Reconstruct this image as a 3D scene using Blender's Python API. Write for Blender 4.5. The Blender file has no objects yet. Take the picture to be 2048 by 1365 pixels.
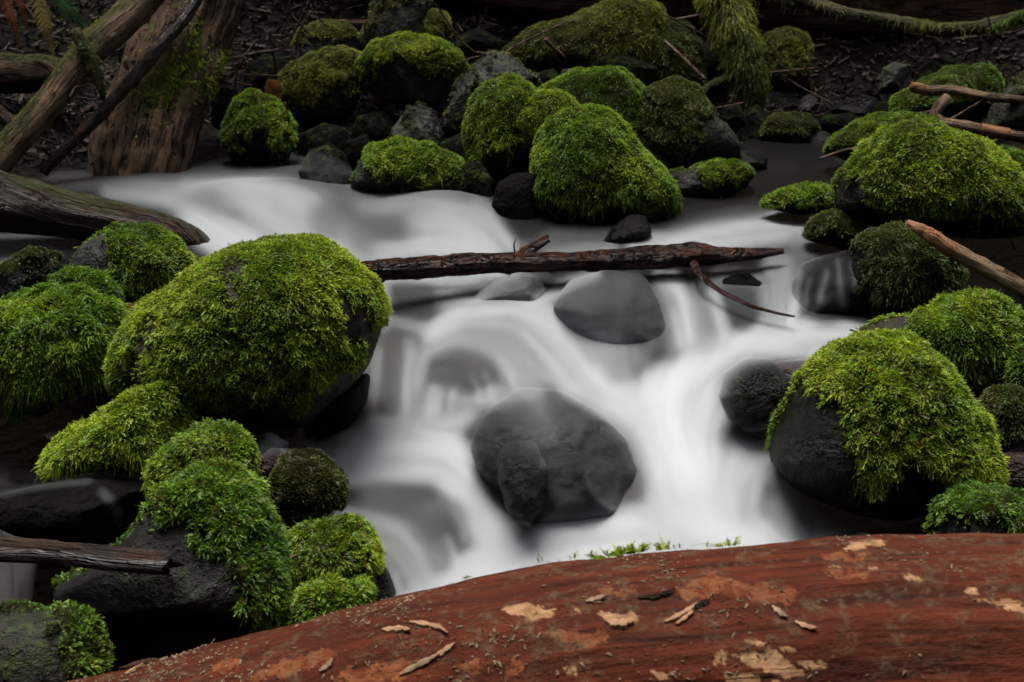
import bpy, math, random
import numpy as np
from mathutils import Vector
from mathutils.bvhtree import BVHTree

# ---------------------------------------------------------------- camera, world, sun, exposure
sc = bpy.context.scene
COL = sc.collection
PITCH = math.radians(17.0); CAM_H = 1.38; FPX = 2813.0
cam = bpy.data.cameras.new('camera'); camo = bpy.data.objects.new('camera', cam); COL.objects.link(camo)
camo.location = (0, 0, CAM_H); camo.rotation_euler = (math.radians(90) - PITCH, 0, 0)
cam.sensor_width = 36; cam.lens = 36 * FPX / 2048; cam.clip_start = .05; cam.clip_end = 300
cam.dof.use_dof = True; cam.dof.focus_distance = 3.25; cam.dof.aperture_fstop = 7.0
sc.camera = camo

SUN_EL, SUN_AZ = math.radians(76), math.radians(-30)      # azimuth measured from +Y (upstream) towards +X
w = bpy.data.worlds.new('World'); sc.world = w; w.use_nodes = True
nt = w.node_tree; nt.nodes.clear()
sky = nt.nodes.new('ShaderNodeTexSky'); sky.sky_type = 'NISHITA'; sky.sun_disc = False
sky.sun_elevation = SUN_EL; sky.sun_rotation = SUN_AZ
sky.air_density = 1.0; sky.dust_density = 6.0; sky.ozone_density = 1.0
hs = nt.nodes.new('ShaderNodeHueSaturation'); hs.inputs['Saturation'].default_value = .35   # cloud cover: nearly neutral skylight
bg = nt.nodes.new('ShaderNodeBackground'); bg.inputs['Strength'].default_value = .07
wo = nt.nodes.new('ShaderNodeOutputWorld')
nt.links.new(sky.outputs[0], hs.inputs['Color']); nt.links.new(hs.outputs[0], bg.inputs[0]); nt.links.new(bg.outputs[0], wo.inputs[0])
sun = bpy.data.lights.new('sun', 'SUN'); sun.energy = 1.5; sun.angle = math.radians(36); sun.color = (1, .95, .86)
suno = bpy.data.objects.new('sun', sun); COL.objects.link(suno)
sd = Vector((math.sin(SUN_AZ) * math.cos(SUN_EL), math.cos(SUN_AZ) * math.cos(SUN_EL), math.sin(SUN_EL)))
suno.rotation_euler = sd.to_track_quat('Z', 'Y').to_euler(); suno.location = (0, 4, 12)
sc.view_settings.view_transform = 'Standard'; sc.view_settings.look = 'None'
sc.view_settings.gamma = 1; sc.view_settings.exposure = 1.8
sc.render.engine = 'CYCLES'; sc.cycles.use_denoising = True; sc.cycles.denoising_input_passes = 'RGB'
sc.cycles.max_bounces = 6; sc.cycles.transparent_max_bounces = 12; sc.cycles.diffuse_bounces = 3
sc.cycles.glossy_bounces = 2; sc.cycles.transmission_bounces = 3
sc.cycles.sample_clamp_indirect = 4.0; sc.cycles.caustics_reflective = False; sc.cycles.caustics_refractive = False

# ---------------------------------------------------------------- geometry of the picture
CAMP = np.array([0, 0, CAM_H]); FWD = np.array([0, math.cos(PITCH), -math.sin(PITCH)])
RGT = np.array([1., 0, 0]); UPV = np.array([0, math.sin(PITCH), math.cos(PITCH)])
def at(px, py, Y):
    d = FWD + RGT * ((px - 1024) / FPX) + UPV * ((682.5 - py) / FPX)
    return CAMP + d * (Y / d[1])
def proj(P):
    q = P - CAMP; z = q @ FWD; z = np.where(np.abs(z) < 1e-6, 1e-6, z)
    return 1024 + FPX * (q @ RGT) / z, 682.5 - FPX * (q @ UPV) / z, z
# stream surface: distance for each picture row, near to far
PYS = np.array([-60, 0, 100, 200, 270, 340, 400, 430, 520, 560, 650, 700, 800, 900, 1000, 1100, 1200, 1300, 1400, 1500.])
YYS = np.array([6.75, 6.55, 6.3, 6.02, 5.72, 4.97, 4.6, 4.47, 4.02, 3.86, 3.6, 3.5, 3.32, 3.15, 3.0, 2.86, 2.74, 2.62, 2.5, 2.38])
def Yg(py): return float(np.interp(py, PYS, YYS))
ZZS = np.array([at(1024, p, y)[2] for p, y in zip(PYS, YYS)])
def zprof(y): return np.interp(y, YYS[::-1], ZZS[::-1])

# ---------------------------------------------------------------- noise
def hash3(i, j, k, seed):
    n = (i.astype(np.int64) * 374761393 + j.astype(np.int64) * 668265263 + k.astype(np.int64) * 2147483647 + seed * 1274126177) & 0xffffffff
    n = ((n ^ (n >> 13)) * 1274126177) & 0xffffffff
    n = ((n ^ (n >> 16)) * 2246822519) & 0xffffffff
    return ((n ^ (n >> 15)) & 0xffff) / 32767.5 - 1.0
def vnoise(P, seed=0):
    F = np.floor(P); f = P - F; f = f * f * f * (f * (f * 6 - 15) + 10); I = F.astype(np.int64)
    r = 0
    for a in (0, 1):
        for b in (0, 1):
            for c in (0, 1):
                wgt = (f[:, 0] if a else 1 - f[:, 0]) * (f[:, 1] if b else 1 - f[:, 1]) * (f[:, 2] if c else 1 - f[:, 2])
                r = r + wgt * hash3(I[:, 0] + a, I[:, 1] + b, I[:, 2] + c, seed)
    return r
def fbm(P, freq, octv=4, seed=0, gain=.5):
    r = 0; a = 1.; t = 0
    for o in range(octv):
        r = r + a * vnoise(P * freq + 17.3 * o, seed + o); t += a; a *= gain; freq *= 2.03
    return r / t
def sstep(a, b, x):
    t = np.clip((x - a) / (b - a), 0, 1); return t * t * (3 - 2 * t)
def unit(v): return v / np.maximum(np.linalg.norm(v, axis=-1, keepdims=True), 1e-9)
def inpoly(x, y, poly):
    r = np.zeros(x.shape, bool); n = len(poly); j = n - 1
    for i in range(n):
        xi, yi = poly[i]; xj, yj = poly[j]
        if yi != yj:
            r ^= ((yi > y) != (yj > y)) & (x < (xj - xi) * (y - yi) / (yj - yi) + xi)
        j = i
    return r

# ---------------------------------------------------------------- object helpers
def mesh(name, V, F, mat, parent=None, origin=None, attrs=None, uv=None, smooth=True):
    """V (n,3) world, F (m,k) array or list of such arrays"""
    V = np.asarray(V, np.float64)
    if origin is not None: V = V - np.asarray(origin)
    Fs = F if isinstance(F, list) else [F]
    me = bpy.data.meshes.new(name)
    me.vertices.add(len(V)); me.vertices.foreach_set('co', V.astype(np.float32).ravel())
    tot = sum(f.size for f in Fs); npoly = sum(len(f) for f in Fs)
    me.loops.add(tot); me.polygons.add(npoly)
    li = np.concatenate([f.ravel() for f in Fs]).astype(np.int32)
    sizes = np.concatenate([np.full(len(f), f.shape[1]) for f in Fs])
    st = np.concatenate([[0], np.cumsum(sizes)[:-1]]).astype(np.int32)
    me.loops.foreach_set('vertex_index', li)
    me.polygons.foreach_set('loop_start', st)
    me.polygons.foreach_set('use_smooth', np.full(npoly, smooth, dtype=bool))
    for an, arr in (attrs or {}).items():
        if arr.ndim == 2:
            a = me.attributes.new(an, 'FLOAT_COLOR', 'POINT')
            if arr.shape[1] == 3: arr = np.concatenate([arr, np.ones((len(arr), 1))], 1)
            a.data.foreach_set('color', arr.astype(np.float32).ravel())
        else:
            a = me.attributes.new(an, 'FLOAT', 'POINT'); a.data.foreach_set('value', arr.astype(np.float32))
    if uv is not None:
        u = me.uv_layers.new(name='grain'); u.data.foreach_set('uv', uv[li].astype(np.float32).ravel())
    me.update(calc_edges=True); me.validate(verbose=False)
    me.materials.append(mat)
    o = bpy.data.objects.new(name, me); COL.objects.link(o)
    if parent is not None: o.parent = parent
    return o
def tag(o, label=None, cat=None, group=None, kind=None):
    if label: o['label'] = label
    if cat: o['category'] = cat
    if group: o['group'] = group
    if kind: o['kind'] = kind
    return o
def thing(name, base, label, cat, group=None):
    e = bpy.data.objects.new(name, None); COL.objects.link(e); e.location = tuple(base); e.empty_display_size = .05
    return tag(e, label, cat, group)

# ---------------------------------------------------------------- materials
class NT:
    def __init__(s, name):
        s.m = bpy.data.materials.new(name); s.m.use_nodes = True; s.t = s.m.node_tree; s.t.nodes.clear()
        s.out = s.n('OutputMaterial')
    def n(s, typ, **kw):
        x = s.t.nodes.new('ShaderNode' + typ)
        for k, v in kw.items(): setattr(x, k, v)
        return x
    def set(s, sock, v):
        if isinstance(v, bpy.types.NodeSocket): s.t.links.new(v, sock)
        elif isinstance(v, (tuple, list)) and len(v) == 3 and sock.type == 'RGBA': sock.default_value = (*v, 1)
        else: sock.default_value = v
    def noise(s, vec, scale, detail=5, rough=.55, dist=0):
        x = s.n('TexNoise'); s.set(x.inputs['Vector'], vec); x.inputs['Scale'].default_value = scale
        x.inputs['Detail'].default_value = detail; x.inputs['Roughness'].default_value = rough; x.inputs['Distortion'].default_value = dist
        return x.outputs['Fac']
    def ramp(s, fac, stops):
        x = s.n('ValToRGB'); s.set(x.inputs[0], fac); e = x.color_ramp.elements
        while len(e) < len(stops): e.new(.5)
        for el, (p, c) in zip(e, stops):
            el.position = p; el.color = (c, c, c, 1) if not isinstance(c, tuple) else (*c, 1)
        return x.outputs[0]
    def mix(s, f, a, b):
        x = s.n('MixRGB'); s.set(x.inputs[0], f); s.set(x.inputs[1], a); s.set(x.inputs[2], b); return x.outputs[0]
    def math(s, op, a, b=0.):
        x = s.n('Math', operation=op); s.set(x.inputs[0], a); s.set(x.inputs[1], b); return x.outputs[0]
    def attr(s, name, col=False):
        x = s.n('Attribute', attribute_name=name); return x.outputs['Color' if col else 'Fac']
    def bump(s, h, strength, dist, prev=None):
        x = s.n('Bump'); s.set(x.inputs['Height'], h); x.inputs['Strength'].default_value = strength; x.inputs['Distance'].default_value = dist
        if prev is not None: s.set(x.inputs['Normal'], prev)
        return x.outputs[0]
    def principled(s, col, rough, nrm=None, spec=.5):
        x = s.n('BsdfPrincipled'); s.set(x.inputs['Base Color'], col); s.set(x.inputs['Roughness'], rough)
        s.set(x.inputs['Specular IOR Level'], spec)
        if nrm is not None: s.set(x.inputs['Normal'], nrm)
        return x.outputs[0]
    def done(s, sh): s.set(s.out.inputs['Surface'], sh); return s.m

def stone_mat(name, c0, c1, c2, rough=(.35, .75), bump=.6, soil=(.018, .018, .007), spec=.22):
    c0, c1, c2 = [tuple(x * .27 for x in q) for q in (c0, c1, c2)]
    k = NT(name); co = k.n('TexCoord').outputs['Object']
    n1 = k.noise(co, 9, 6, .6); n2 = k.noise(co, 60, 5, .65); n3 = k.noise(co, 240, 3, .6)
    c = k.mix(k.ramp(n1, [(.35, 0.), (.62, 1.)]), c0, c1)
    c = k.mix(k.ramp(n2, [(.48, 0.), (.72, .75)]), c, c2)
    c = k.mix(k.math('MULTIPLY', k.ramp(n3, [(.6, 0.), (.72, 1.)]), .35), c, tuple(min(1, x * 2.2) for x in c1))
    thin = k.ramp(k.noise(co, 26, 6, .7), [(.5, 0.), (.66, 1.)])
    c = k.mix(k.math('MULTIPLY', thin, k.attr('film')), c, (.035, .055, .012))
    m = k.attr('moss')
    c = k.mix(m, c, soil)
    r = k.ramp(k.noise(co, 14, 4), [(.35, rough[0]), (.65, rough[1])])
    r = k.mix(m, r, (.9, .9, .9))
    h = k.math('ADD', k.math('MULTIPLY', n2, .6), k.math('MULTIPLY', n3, .25))
    b = k.bump(h, bump, .02)
    b = k.bump(k.ramp(n1, [(.3, 0.), (.7, 1.)]), .7, .04, b)
    vo = k.n('TexVoronoi'); vo.feature = 'DISTANCE_TO_EDGE'; vo.inputs['Scale'].default_value = 7; va = k.n('VectorMath', operation='ADD'); k.set(va.inputs[0], co); nn_ = k.n('TexNoise'); nn_.inputs['Scale'].default_value = 9; k.set(nn_.inputs['Vector'], co); vs = k.n('VectorMath', operation='SCALE'); k.set(vs.inputs[0], nn_.outputs['Color']); vs.inputs['Scale'].default_value = .18; k.set(va.inputs[1], vs.outputs[0]); k.set(vo.inputs['Vector'], va.outputs[0])
    b = k.bump(k.ramp(vo.outputs['Distance'], [(0., 0.), (.035, 1.)]), .5, .006, b)
    return k.done(k.principled(c, r, b, k.math('MULTIPLY', k.math('SUBTRACT', 1., m), spec)))
STONE = {
    'grey': stone_mat('grey_stone', (.048, .049, .050), (.085, .084, .084), (.030, .030, .028)),
    'dark': stone_mat('wet_shade_dark_stone', (.0040, .0036, .0033), (.0092, .0082, .0074), (.0027, .0026, .0023), (.10, .5), 1.1, spec=.16),  # wet black stone, its colour lowered further to imitate unlit crevices
    'wet': stone_mat('wet_grey_stone', (.026, .025, .024), (.046, .044, .043), (.014, .0135, .013), (.16, .55), .9, spec=.22),
    'brown': stone_mat('brown_stone', (.045, .030, .018), (.065, .046, .030), (.022, .016, .010), (.4, .75)),
    'red': stone_mat('red_stone', (.080, .036, .030), (.11, .055, .045), (.045, .022, .02), (.2, .5)),
    'sunk_shade': stone_mat('drowned_shade_stone', (.020, .020, .018), (.035, .034, .031), (.014, .014, .012), (.9, .95), .3, spec=0.),  # for drowned stones; on gap stones the near-black colour stands in for shade
    'olive': stone_mat('olive_stone', (.045, .046, .030), (.075, .075, .055), (.03, .032, .02), (.5, .8)),
}
def moss_mat():
    k = NT('moss_fronds'); c = k.attr('col', True)
    d = k.n('BsdfDiffuse'); k.set(d.inputs[0], c)
    t = k.n('BsdfTranslucent'); k.set(t.inputs[0], c)
    g = k.n('BsdfGlossy'); g.inputs['Roughness'].default_value = .45; k.set(g.inputs[0], (.8, .85, .7))
    a = k.n('MixShader'); a.inputs[0].default_value = .45; k.set(a.inputs[1], d.outputs[0]); k.set(a.inputs[2], t.outputs[0])
    b = k.n('MixShader'); b.inputs[0].default_value = .025; k.set(b.inputs[1], a.outputs[0]); k.set(b.inputs[2], g.outputs[0])
    return k.done(b.outputs[0])
MOSS = moss_mat()

def wood_mat(name, c0, c1, c2, rough=(.4, .8), stretch=(6, 60), bump=.8, mosscol=(.03, .035, .008), spec=.15):
    """uv 'grain': u along the wood in metres, v round it in metres"""
    c0, c1, c2 = [tuple(x * .78 for x in q) for q in (c0, c1, c2)]
    k = NT(name); uv = k.n('UVMap', uv_map='grain').outputs[0]
    mp = k.n('Mapping'); k.set(mp.inputs['Vector'], uv); mp.inputs['Scale'].default_value = (stretch[0], stretch[1], 1)
    co = k.n('TexCoord').outputs['Object']
    g = k.noise(mp.outputs[0], 1., 8, .62, .4); g2 = k.noise(mp.outputs[0], 3.1, 6, .6); n = k.noise(co, 11, 5)
    c = k.mix(k.ramp(g, [(.36, 0.), (.62, 1.)]), c0, c1)
    c = k.mix(k.ramp(n, [(.5, 0.), (.7, .8)]), c, c2)
    c = k.mix(k.ramp(g2, [(.55, 0.), (.7, .5)]), c, tuple(x * .35 for x in c0))
    c = k.mix(k.attr('moss'), c, mosscol)
    vo = k.n('TexVoronoi'); vo.feature = 'DISTANCE_TO_EDGE'; vo.inputs['Scale'].default_value = .9
    wv = k.n('VectorMath', operation='ADD'); k.set(wv.inputs[0], mp.outputs[0]); nz_ = k.n('TexNoise'); nz_.inputs['Scale'].default_value = 1.6; k.set(nz_.inputs['Vector'], mp.outputs[0]); k.set(wv.inputs[1], nz_.outputs['Color']); k.set(vo.inputs['Vector'], wv.outputs[0])
    ck = k.ramp(vo.outputs['Distance'], [(.0, 1.), (.09, 0.)])
    ck = k.math('MULTIPLY', ck, k.ramp(n, [(.40, 0.), (.56, .9)]))
    c = k.mix(ck, c, tuple(x * .22 for x in c0))
    r = k.ramp(n, [(.35, rough[0]), (.65, rough[1])])
    if not bump: return k.done(k.principled(c, r, None, .3))
    b = k.bump(k.math('SUBTRACT', k.math('ADD', g, k.math('MULTIPLY', g2, .6)), ck), bump, .03)
    b = k.bump(k.noise(co, 120, 4, .65), bump * .5, .006, b)
    return k.done(k.principled(c, r, b, spec))
WOOD = {
    'grey': wood_mat('weathered_wood', (.14, .085, .052), (.26, .17, .10), (.075, .05, .033)),
    'dark': wood_mat('wet_dark_wood', (.024, .013, .009), (.060, .028, .017), (.011, .008, .006), (.15, .5), spec=.3),
    'trunk': wood_mat('rotten_trunk_wood', (.062, .038, .028), (.20, .115, .068), (.030, .021, .017), (.6, .9), (4, 30), 1.3),
    'red': wood_mat('red_rotten_wood', (.055, .022, .012), (.085, .034, .018), (.022, .012, .008), (.6, .9), (3, 30), 1.),
    'branch': wood_mat('wet_branch_bark', (.011, .006, .005), (.120, .034, .014), (.005, .004, .0035), (.08, .35), (26, 40), 1.3, spec=.35),
    'orange': wood_mat('fresh_orange_wood', (.30, .13, .06), (.42, .21, .10), (.16, .07, .035), (.5, .8)),
    'litter': wood_mat('dark_litter', (.030, .019, .013), (.060, .038, .025), (.016, .011, .008), (.7, .9), bump=0, spec=.05),
    'twig': wood_mat('dry_twig', (.10, .062, .042), (.19, .125, .085), (.055, .036, .026), (.6, .9), (12, 40)),
    'crumb': wood_mat('bark_crumb', (.17, .11, .065), (.30, .21, .12), (.10, .06, .035), (.6, .9), bump=0),
    'chip': wood_mat('chip_wood', (.26, .13, .065), (.40, .22, .115), (.15, .07, .035), (.6, .9), bump=0),
    'mossy': wood_mat('mossy_bark', (.055, .042, .026), (.10, .08, .045), (.05, .06, .015), (.6, .9), (6, 40)),
}

# ---------------------------------------------------------------- moss fronds (one mesh per thing that carries moss)
PAL = {  # dark, green, yellow, brown
    'lime': ((.066, .130, .010), (.180, .300, .015), (.370, .450, .024), (.140, .095, .022)),
    'green': ((.044, .110, .010), (.120, .245, .014), (.260, .360, .020), (.095, .068, .018)),
    'olive': ((.055, .080, .013), (.140, .180, .020), (.270, .280, .030), (.115, .082, .028)),
    'dull': ((.026, .044, .010), (.055, .088, .015), (.105, .120, .022), (.065, .048, .020)),
}
MOSS_L, MOSS_W, MOSS_D = .44, .38, 4.4
def frond_mesh(P, N, L, W, pal, brown=.12, style='arch', seed=0):
    n = len(P); rng = np.random.default_rng(seed + 11); L = L * MOSS_L; W = W * MOSS_W
    up = np.array([0, 0, 1.])
    rnd = unit(rng.normal(size=(n, 3)))
    if style == 'hang': d0 = unit(N * .55 + rnd * .45 - up * .3)
    elif style == 'short': d0 = unit(N * .75 + rnd * .55 + up * .25)
    else: d0 = unit(N * .85 + rnd * .8 + up * .30)
    tuft = np.stack([vnoise(P * 60, seed + 31), vnoise(P * 60, seed + 32), vnoise(P * 60, seed + 33)], 1); d0 = unit(d0 + 1.0 * tuft)
    d0 = unit(d0 + N * np.maximum(0, .25 - (d0 * N).sum(1))[:, None])
    lowf = fbm(P, 5.0, 3, seed); midf = fbm(P, 34., 2, seed + 5)
    Ln = L * np.exp(rng.normal(size=n) * .28) * (1 + .5 * midf)
    bend = {'hang': .9, 'short': .2, 'arch': .34}[style] * rng.uniform(.6, 1.3, n)
    K = 3; s = np.linspace(0, 1, K + 1)
    R = P[:, None, :] + (Ln[:, None, None] * (d0[:, None, :] * s[None, :, None] - up * (bend[:, None] * s[None, :] ** 2)[..., None]))
    side = unit(np.cross(d0, unit(rng.normal(size=(n, 3)) * .6 + up)))
    prof = np.array([.8, 1., .6])
    mid = .25 * R[:, :-1] + .75 * R[:, 1:]
    wv = (W * np.exp(rng.normal(size=n) * .2))[:, None, None] * prof[None, :, None] * side[:, None, :]
    fw = (R[:, 1:] - R[:, :-1]) * .75
    jit = rng.normal(size=(n, K, 3)) * (W * .16)
    Lf = mid + wv + fw + jit; Rt = mid - wv + fw + jit[:, ::-1]
    V = np.concatenate([R, Lf, Rt], 1)                # n,(K+1)+2K
    m = V.shape[1]; base = (np.arange(n) * m)[:, None, None]
    f = []
    for i in range(K):
        f.append([i, i + 1, K + 1 + i]); f.append([i + 1, i, 2 * K + 1 + i])
    F = (base + np.array(f)[None]).reshape(-1, 3)
    D, G, Yl, B = [np.array(c) for c in PAL[pal]]
    a = np.clip(.5 + .75 * lowf + .45 * midf + rng.normal(size=n) * .2, 0, 1)[:, None]
    c = np.where(a < .5, D + (G - D) * a * 2, G + (Yl - G) * (a - .5) * 2)
    b = (rng.random(n) < brown * (1 + 1.8 * fbm(P, 13, 2, seed + 9)))[:, None]
    c = np.where(b, B * rng.uniform(.6, 1.3, (n, 1)), c)
    c = c * np.exp(rng.normal(size=(n, 1)) * .16)
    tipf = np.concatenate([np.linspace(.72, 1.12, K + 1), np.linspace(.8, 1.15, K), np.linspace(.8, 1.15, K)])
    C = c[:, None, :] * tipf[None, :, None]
    return V.reshape(-1, 3), F, C.reshape(-1, 3)
def scatter(V, F, weight, dens, rng):
    """area weighted points on triangles, thinned by the per-vertex weight"""
    A, B, C = V[F[:, 0]], V[F[:, 1]], V[F[:, 2]]
    cr = np.cross(B - A, C - A); ar = np.linalg.norm(cr, axis=1) * .5
    wt = weight[F].mean(1); p = ar * wt
    n = int(p.sum() * dens * MOSS_D)
    if n < 3: return None
    idx = rng.choice(len(F), n, p=p / p.sum())
    r1 = np.sqrt(rng.random(n))[:, None]; r2 = rng.random(n)[:, None]
    return A[idx] * (1 - r1) + B[idx] * r1 * (1 - r2) + C[idx] * r1 * r2, unit(cr[idx])
def vnormals(V, F):
    cr = np.cross(V[F[:, 1]] - V[F[:, 0]], V[F[:, 2]] - V[F[:, 0]]); N = np.zeros_like(V)
    for i in range(3): np.add.at(N, F[:, i], cr)
    return unit(N)
_ico = {}
def ico(level):
    if level not in _ico:
        t = (1 + 5 ** .5) / 2
        V = [(-1, t, 0), (1, t, 0), (-1, -t, 0), (1, -t, 0), (0, -1, t), (0, 1, t), (0, -1, -t), (0, 1, -t), (t, 0, -1), (t, 0, 1), (-t, 0, -1), (-t, 0, 1)]
        V = unit(np.array(V)); F = np.array([(0, 11, 5), (0, 5, 1), (0, 1, 7), (0, 7, 10), (0, 10, 11), (1, 5, 9), (5, 11, 4), (11, 10, 2), (10, 7, 6), (7, 1, 8), (3, 9, 4), (3, 4, 2), (3, 2, 6), (3, 6, 8), (3, 8, 9), (4, 9, 5), (2, 4, 11), (6, 2, 10), (8, 6, 7), (9, 8, 1)])
        for _ in range(level):
            E = np.concatenate([F[:, [0, 1]], F[:, [1, 2]], F[:, [2, 0]]]); E = np.sort(E, 1)
            U, inv = np.unique(E, axis=0, return_inverse=True); inv = inv.ravel()
            M = unit(V[U[:, 0]] + V[U[:, 1]]); n = len(V); V = np.concatenate([V, M]); k = len(F)
            a, b, c = inv[:k] + n, inv[k:2 * k] + n, inv[2 * k:] + n
            F = np.concatenate([np.stack([F[:, 0], a, c], 1), np.stack([F[:, 1], b, a], 1), np.stack([F[:, 2], c, b], 1), np.stack([a, b, c], 1)])
        _ico[level] = (V, F)
    return _ico[level]

DRAPE = []; ROCKS = []
SINK = []
def rock(name, out, Y, label, cat='boulder', stone='grey', moss=None, bare=None, up=None, pal='lime', L=.026, W=.0068, dens=26000,
         D=.9, facets=0, amp=.055, seed=None, level=None, style='arch', brown=.12, drape=False, film=0., cushion=.012, group=None, cen=None, thin=1., hang=0, sink=0., plinth=0):
    if Y is not None and Y > 3.4: L *= (3.4 / Y) ** .8; W *= (3.4 / Y) ** .5; hang *= .4
    seed = seed if seed is not None else int(abs(out[0][0] * 7 + out[0][1] * 13)) % 9973
    rng = np.random.default_rng(seed)
    poly = np.array(out, float)
    if cen is None:
        x, y = poly[:, 0], poly[:, 1]; x2, y2 = np.roll(x, -1), np.roll(y, -1); cr = x * y2 - x2 * y
        cen = (((x + x2) * cr).sum() / (3 * cr.sum()), ((y + y2) * cr).sum() / (3 * cr.sum()))
    if Y is not None and Y > 4.4: poly = np.array(cen) + (poly - cen) * 1.08
    if plinth: poly[:, 1] += plinth * np.clip((poly[:, 1] - cen[1]) / (poly[:, 1].max() - cen[1]), 0, 1)
    if Y is None: Y = Yg(poly[:, 1].max() - 12)
    Y = Y + sink
    C = at(cen[0], cen[1], Y); zc = (C - CAMP) @ FWD; sc_ = zc / FPX
    pts = []
    for i in range(len(poly)):
        a, b = poly[i], poly[(i + 1) % len(poly)]
        for t in np.linspace(0, 1, 12, endpoint=False): pts.append(a + (b - a) * t)
    pts = (np.array(pts) - cen) * sc_; ang = np.arctan2(-pts[:, 1], pts[:, 0]); rad = np.hypot(pts[:, 0], pts[:, 1])
    o = np.argsort(ang); ang, rad = ang[o], rad[o]
    g = np.linspace(-math.pi, math.pi, 360, endpoint=False)
    rg = np.interp(g, np.r_[ang[-1] - 2 * math.pi, ang, ang[0] + 2 * math.pi], np.r_[rad[-1], rad, rad[0]])
    ker = np.exp(-np.linspace(-2, 2, 17) ** 2); ker /= ker.sum()
    rg = np.convolve(np.r_[rg[-8:], rg, rg[:8]], ker, 'valid')
    mr = rad.mean()
    if moss is not None or (up is not None and up < .3): rg = rg - np.minimum(.3 * L, .12 * rg)
    if level is None: level = 5 if mr > .07 else 4
    U, F = ico(level)
    th = np.arctan2(U[:, 1], U[:, 0]); s = np.hypot(U[:, 0], U[:, 1]); s2 = s ** .86
    R = np.interp(th, np.r_[g, math.pi], np.r_[rg, rg[0]])
    X = np.cos(th) * R * s2; Yv = np.sin(th) * R * s2; Z = U[:, 2] * D * mr
    V = X[:, None] * RGT + Yv[:, None] * UPV + Z[:, None] * FWD
    for i in range(facets):
        nrm = unit(rng.normal(size=3) + np.array([0, -.6, .3])); sup = V @ nrm; dlim = sup.max() * rng.uniform(.68, .9)
        ex = np.maximum(sup - dlim, 0); V = V - nrm * (ex * .88)[:, None]
    F = F[:, ::-1] if np.dot(np.cross(V[F[0, 1]] - V[F[0, 0]], V[F[0, 2]] - V[F[0, 0]]), V[F[0, 0]]) < 0 else F
    N = vnormals(V, F)
    V = V + N * (mr * amp * fbm(V, 1.4 / mr, 5, seed, .55))[:, None]
    V = V + C; N = vnormals(V, F)
    # where moss grows
    px, py, _ = proj(V)
    wx = 16 * vnoise(V * 28, seed + 3) + 9 * vnoise(V * 70, seed + 4); wy = 16 * vnoise(V * 28, seed + 5) + 9 * vnoise(V * 70, seed + 6)
    front = (N @ FWD) < .15
    nz = N[:, 2] + .28 * fbm(V, 16, 3, seed + 8)
    M = np.zeros(len(V))
    if up is not None: M = sstep(up - .12, up + .12, nz)
    if moss is not None:
        for mp in moss: M = np.where(front, np.maximum(M if up is not None else 0, inpoly(px + wx, py + wy, mp)), np.maximum(M, sstep(.1, .4, nz)))
    if bare is not None:
        for bp in bare: M = np.where(front & inpoly(px + wx * .8, py + wy * .8, bp), 0, M)
    Ms = np.zeros(len(V))
    if moss is not None:          # stray tufts beyond the edge of the mat
        wx2 = 55 * vnoise(V * 17, seed + 41); wy2 = 55 * vnoise(V * 17, seed + 42); spk = sstep(.18, .34, fbm(V, 48, 2, seed + 43))
        for mp in moss: Ms = np.maximum(Ms, front * inpoly(px + wx2, py + wy2, mp) * spk)
        M = np.maximum(M, Ms * .75)
    base = np.array([C[0], C[1], V[:, 2].min()])
    V = V + N * (M * cushion * (.5 + 1.6 * fbm(V, 21, 2, seed + 2) + .9))[:, None] * .8
    root = thing(name, base, label, cat, group or ('mossy boulders along the stream' if name == 'mossy_boulder' else 'bare boulders along the stream'))
    mesh('stone', V, F, STONE[stone], root, base, {'moss': M * .93, 'film': np.full(len(V), film)})
    if M.sum() > 5:
        Wt = M * np.where((N @ FWD) > .3, .3, 1.) * (1 - .55 * sstep(.15, .5, fbm(V, 11, 3, seed + 21)) * thin)
        r = scatter(V, F, Wt, dens, rng)
        if r:
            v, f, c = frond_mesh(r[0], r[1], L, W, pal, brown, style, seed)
            if hang:
                # strands trailing from the lower rim of the cushion
                rim = M * (N[:, 2] < .25) * (N @ FWD < .1)
                r2 = scatter(V, F, rim, dens * hang, rng)
                if r2:
                    v2, f2, c2 = frond_mesh(r2[0], r2[1], L * 1.25, W * .8, pal, brown, 'hang', seed + 1)
                    f = np.concatenate([f, f2 + len(v)]); v = np.concatenate([v, v2]); c = np.concatenate([c, c2])
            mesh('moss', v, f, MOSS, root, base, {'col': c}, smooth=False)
    if drape: DRAPE.append((V, F))
    ROCKS.append((V, F))
    return root

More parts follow.
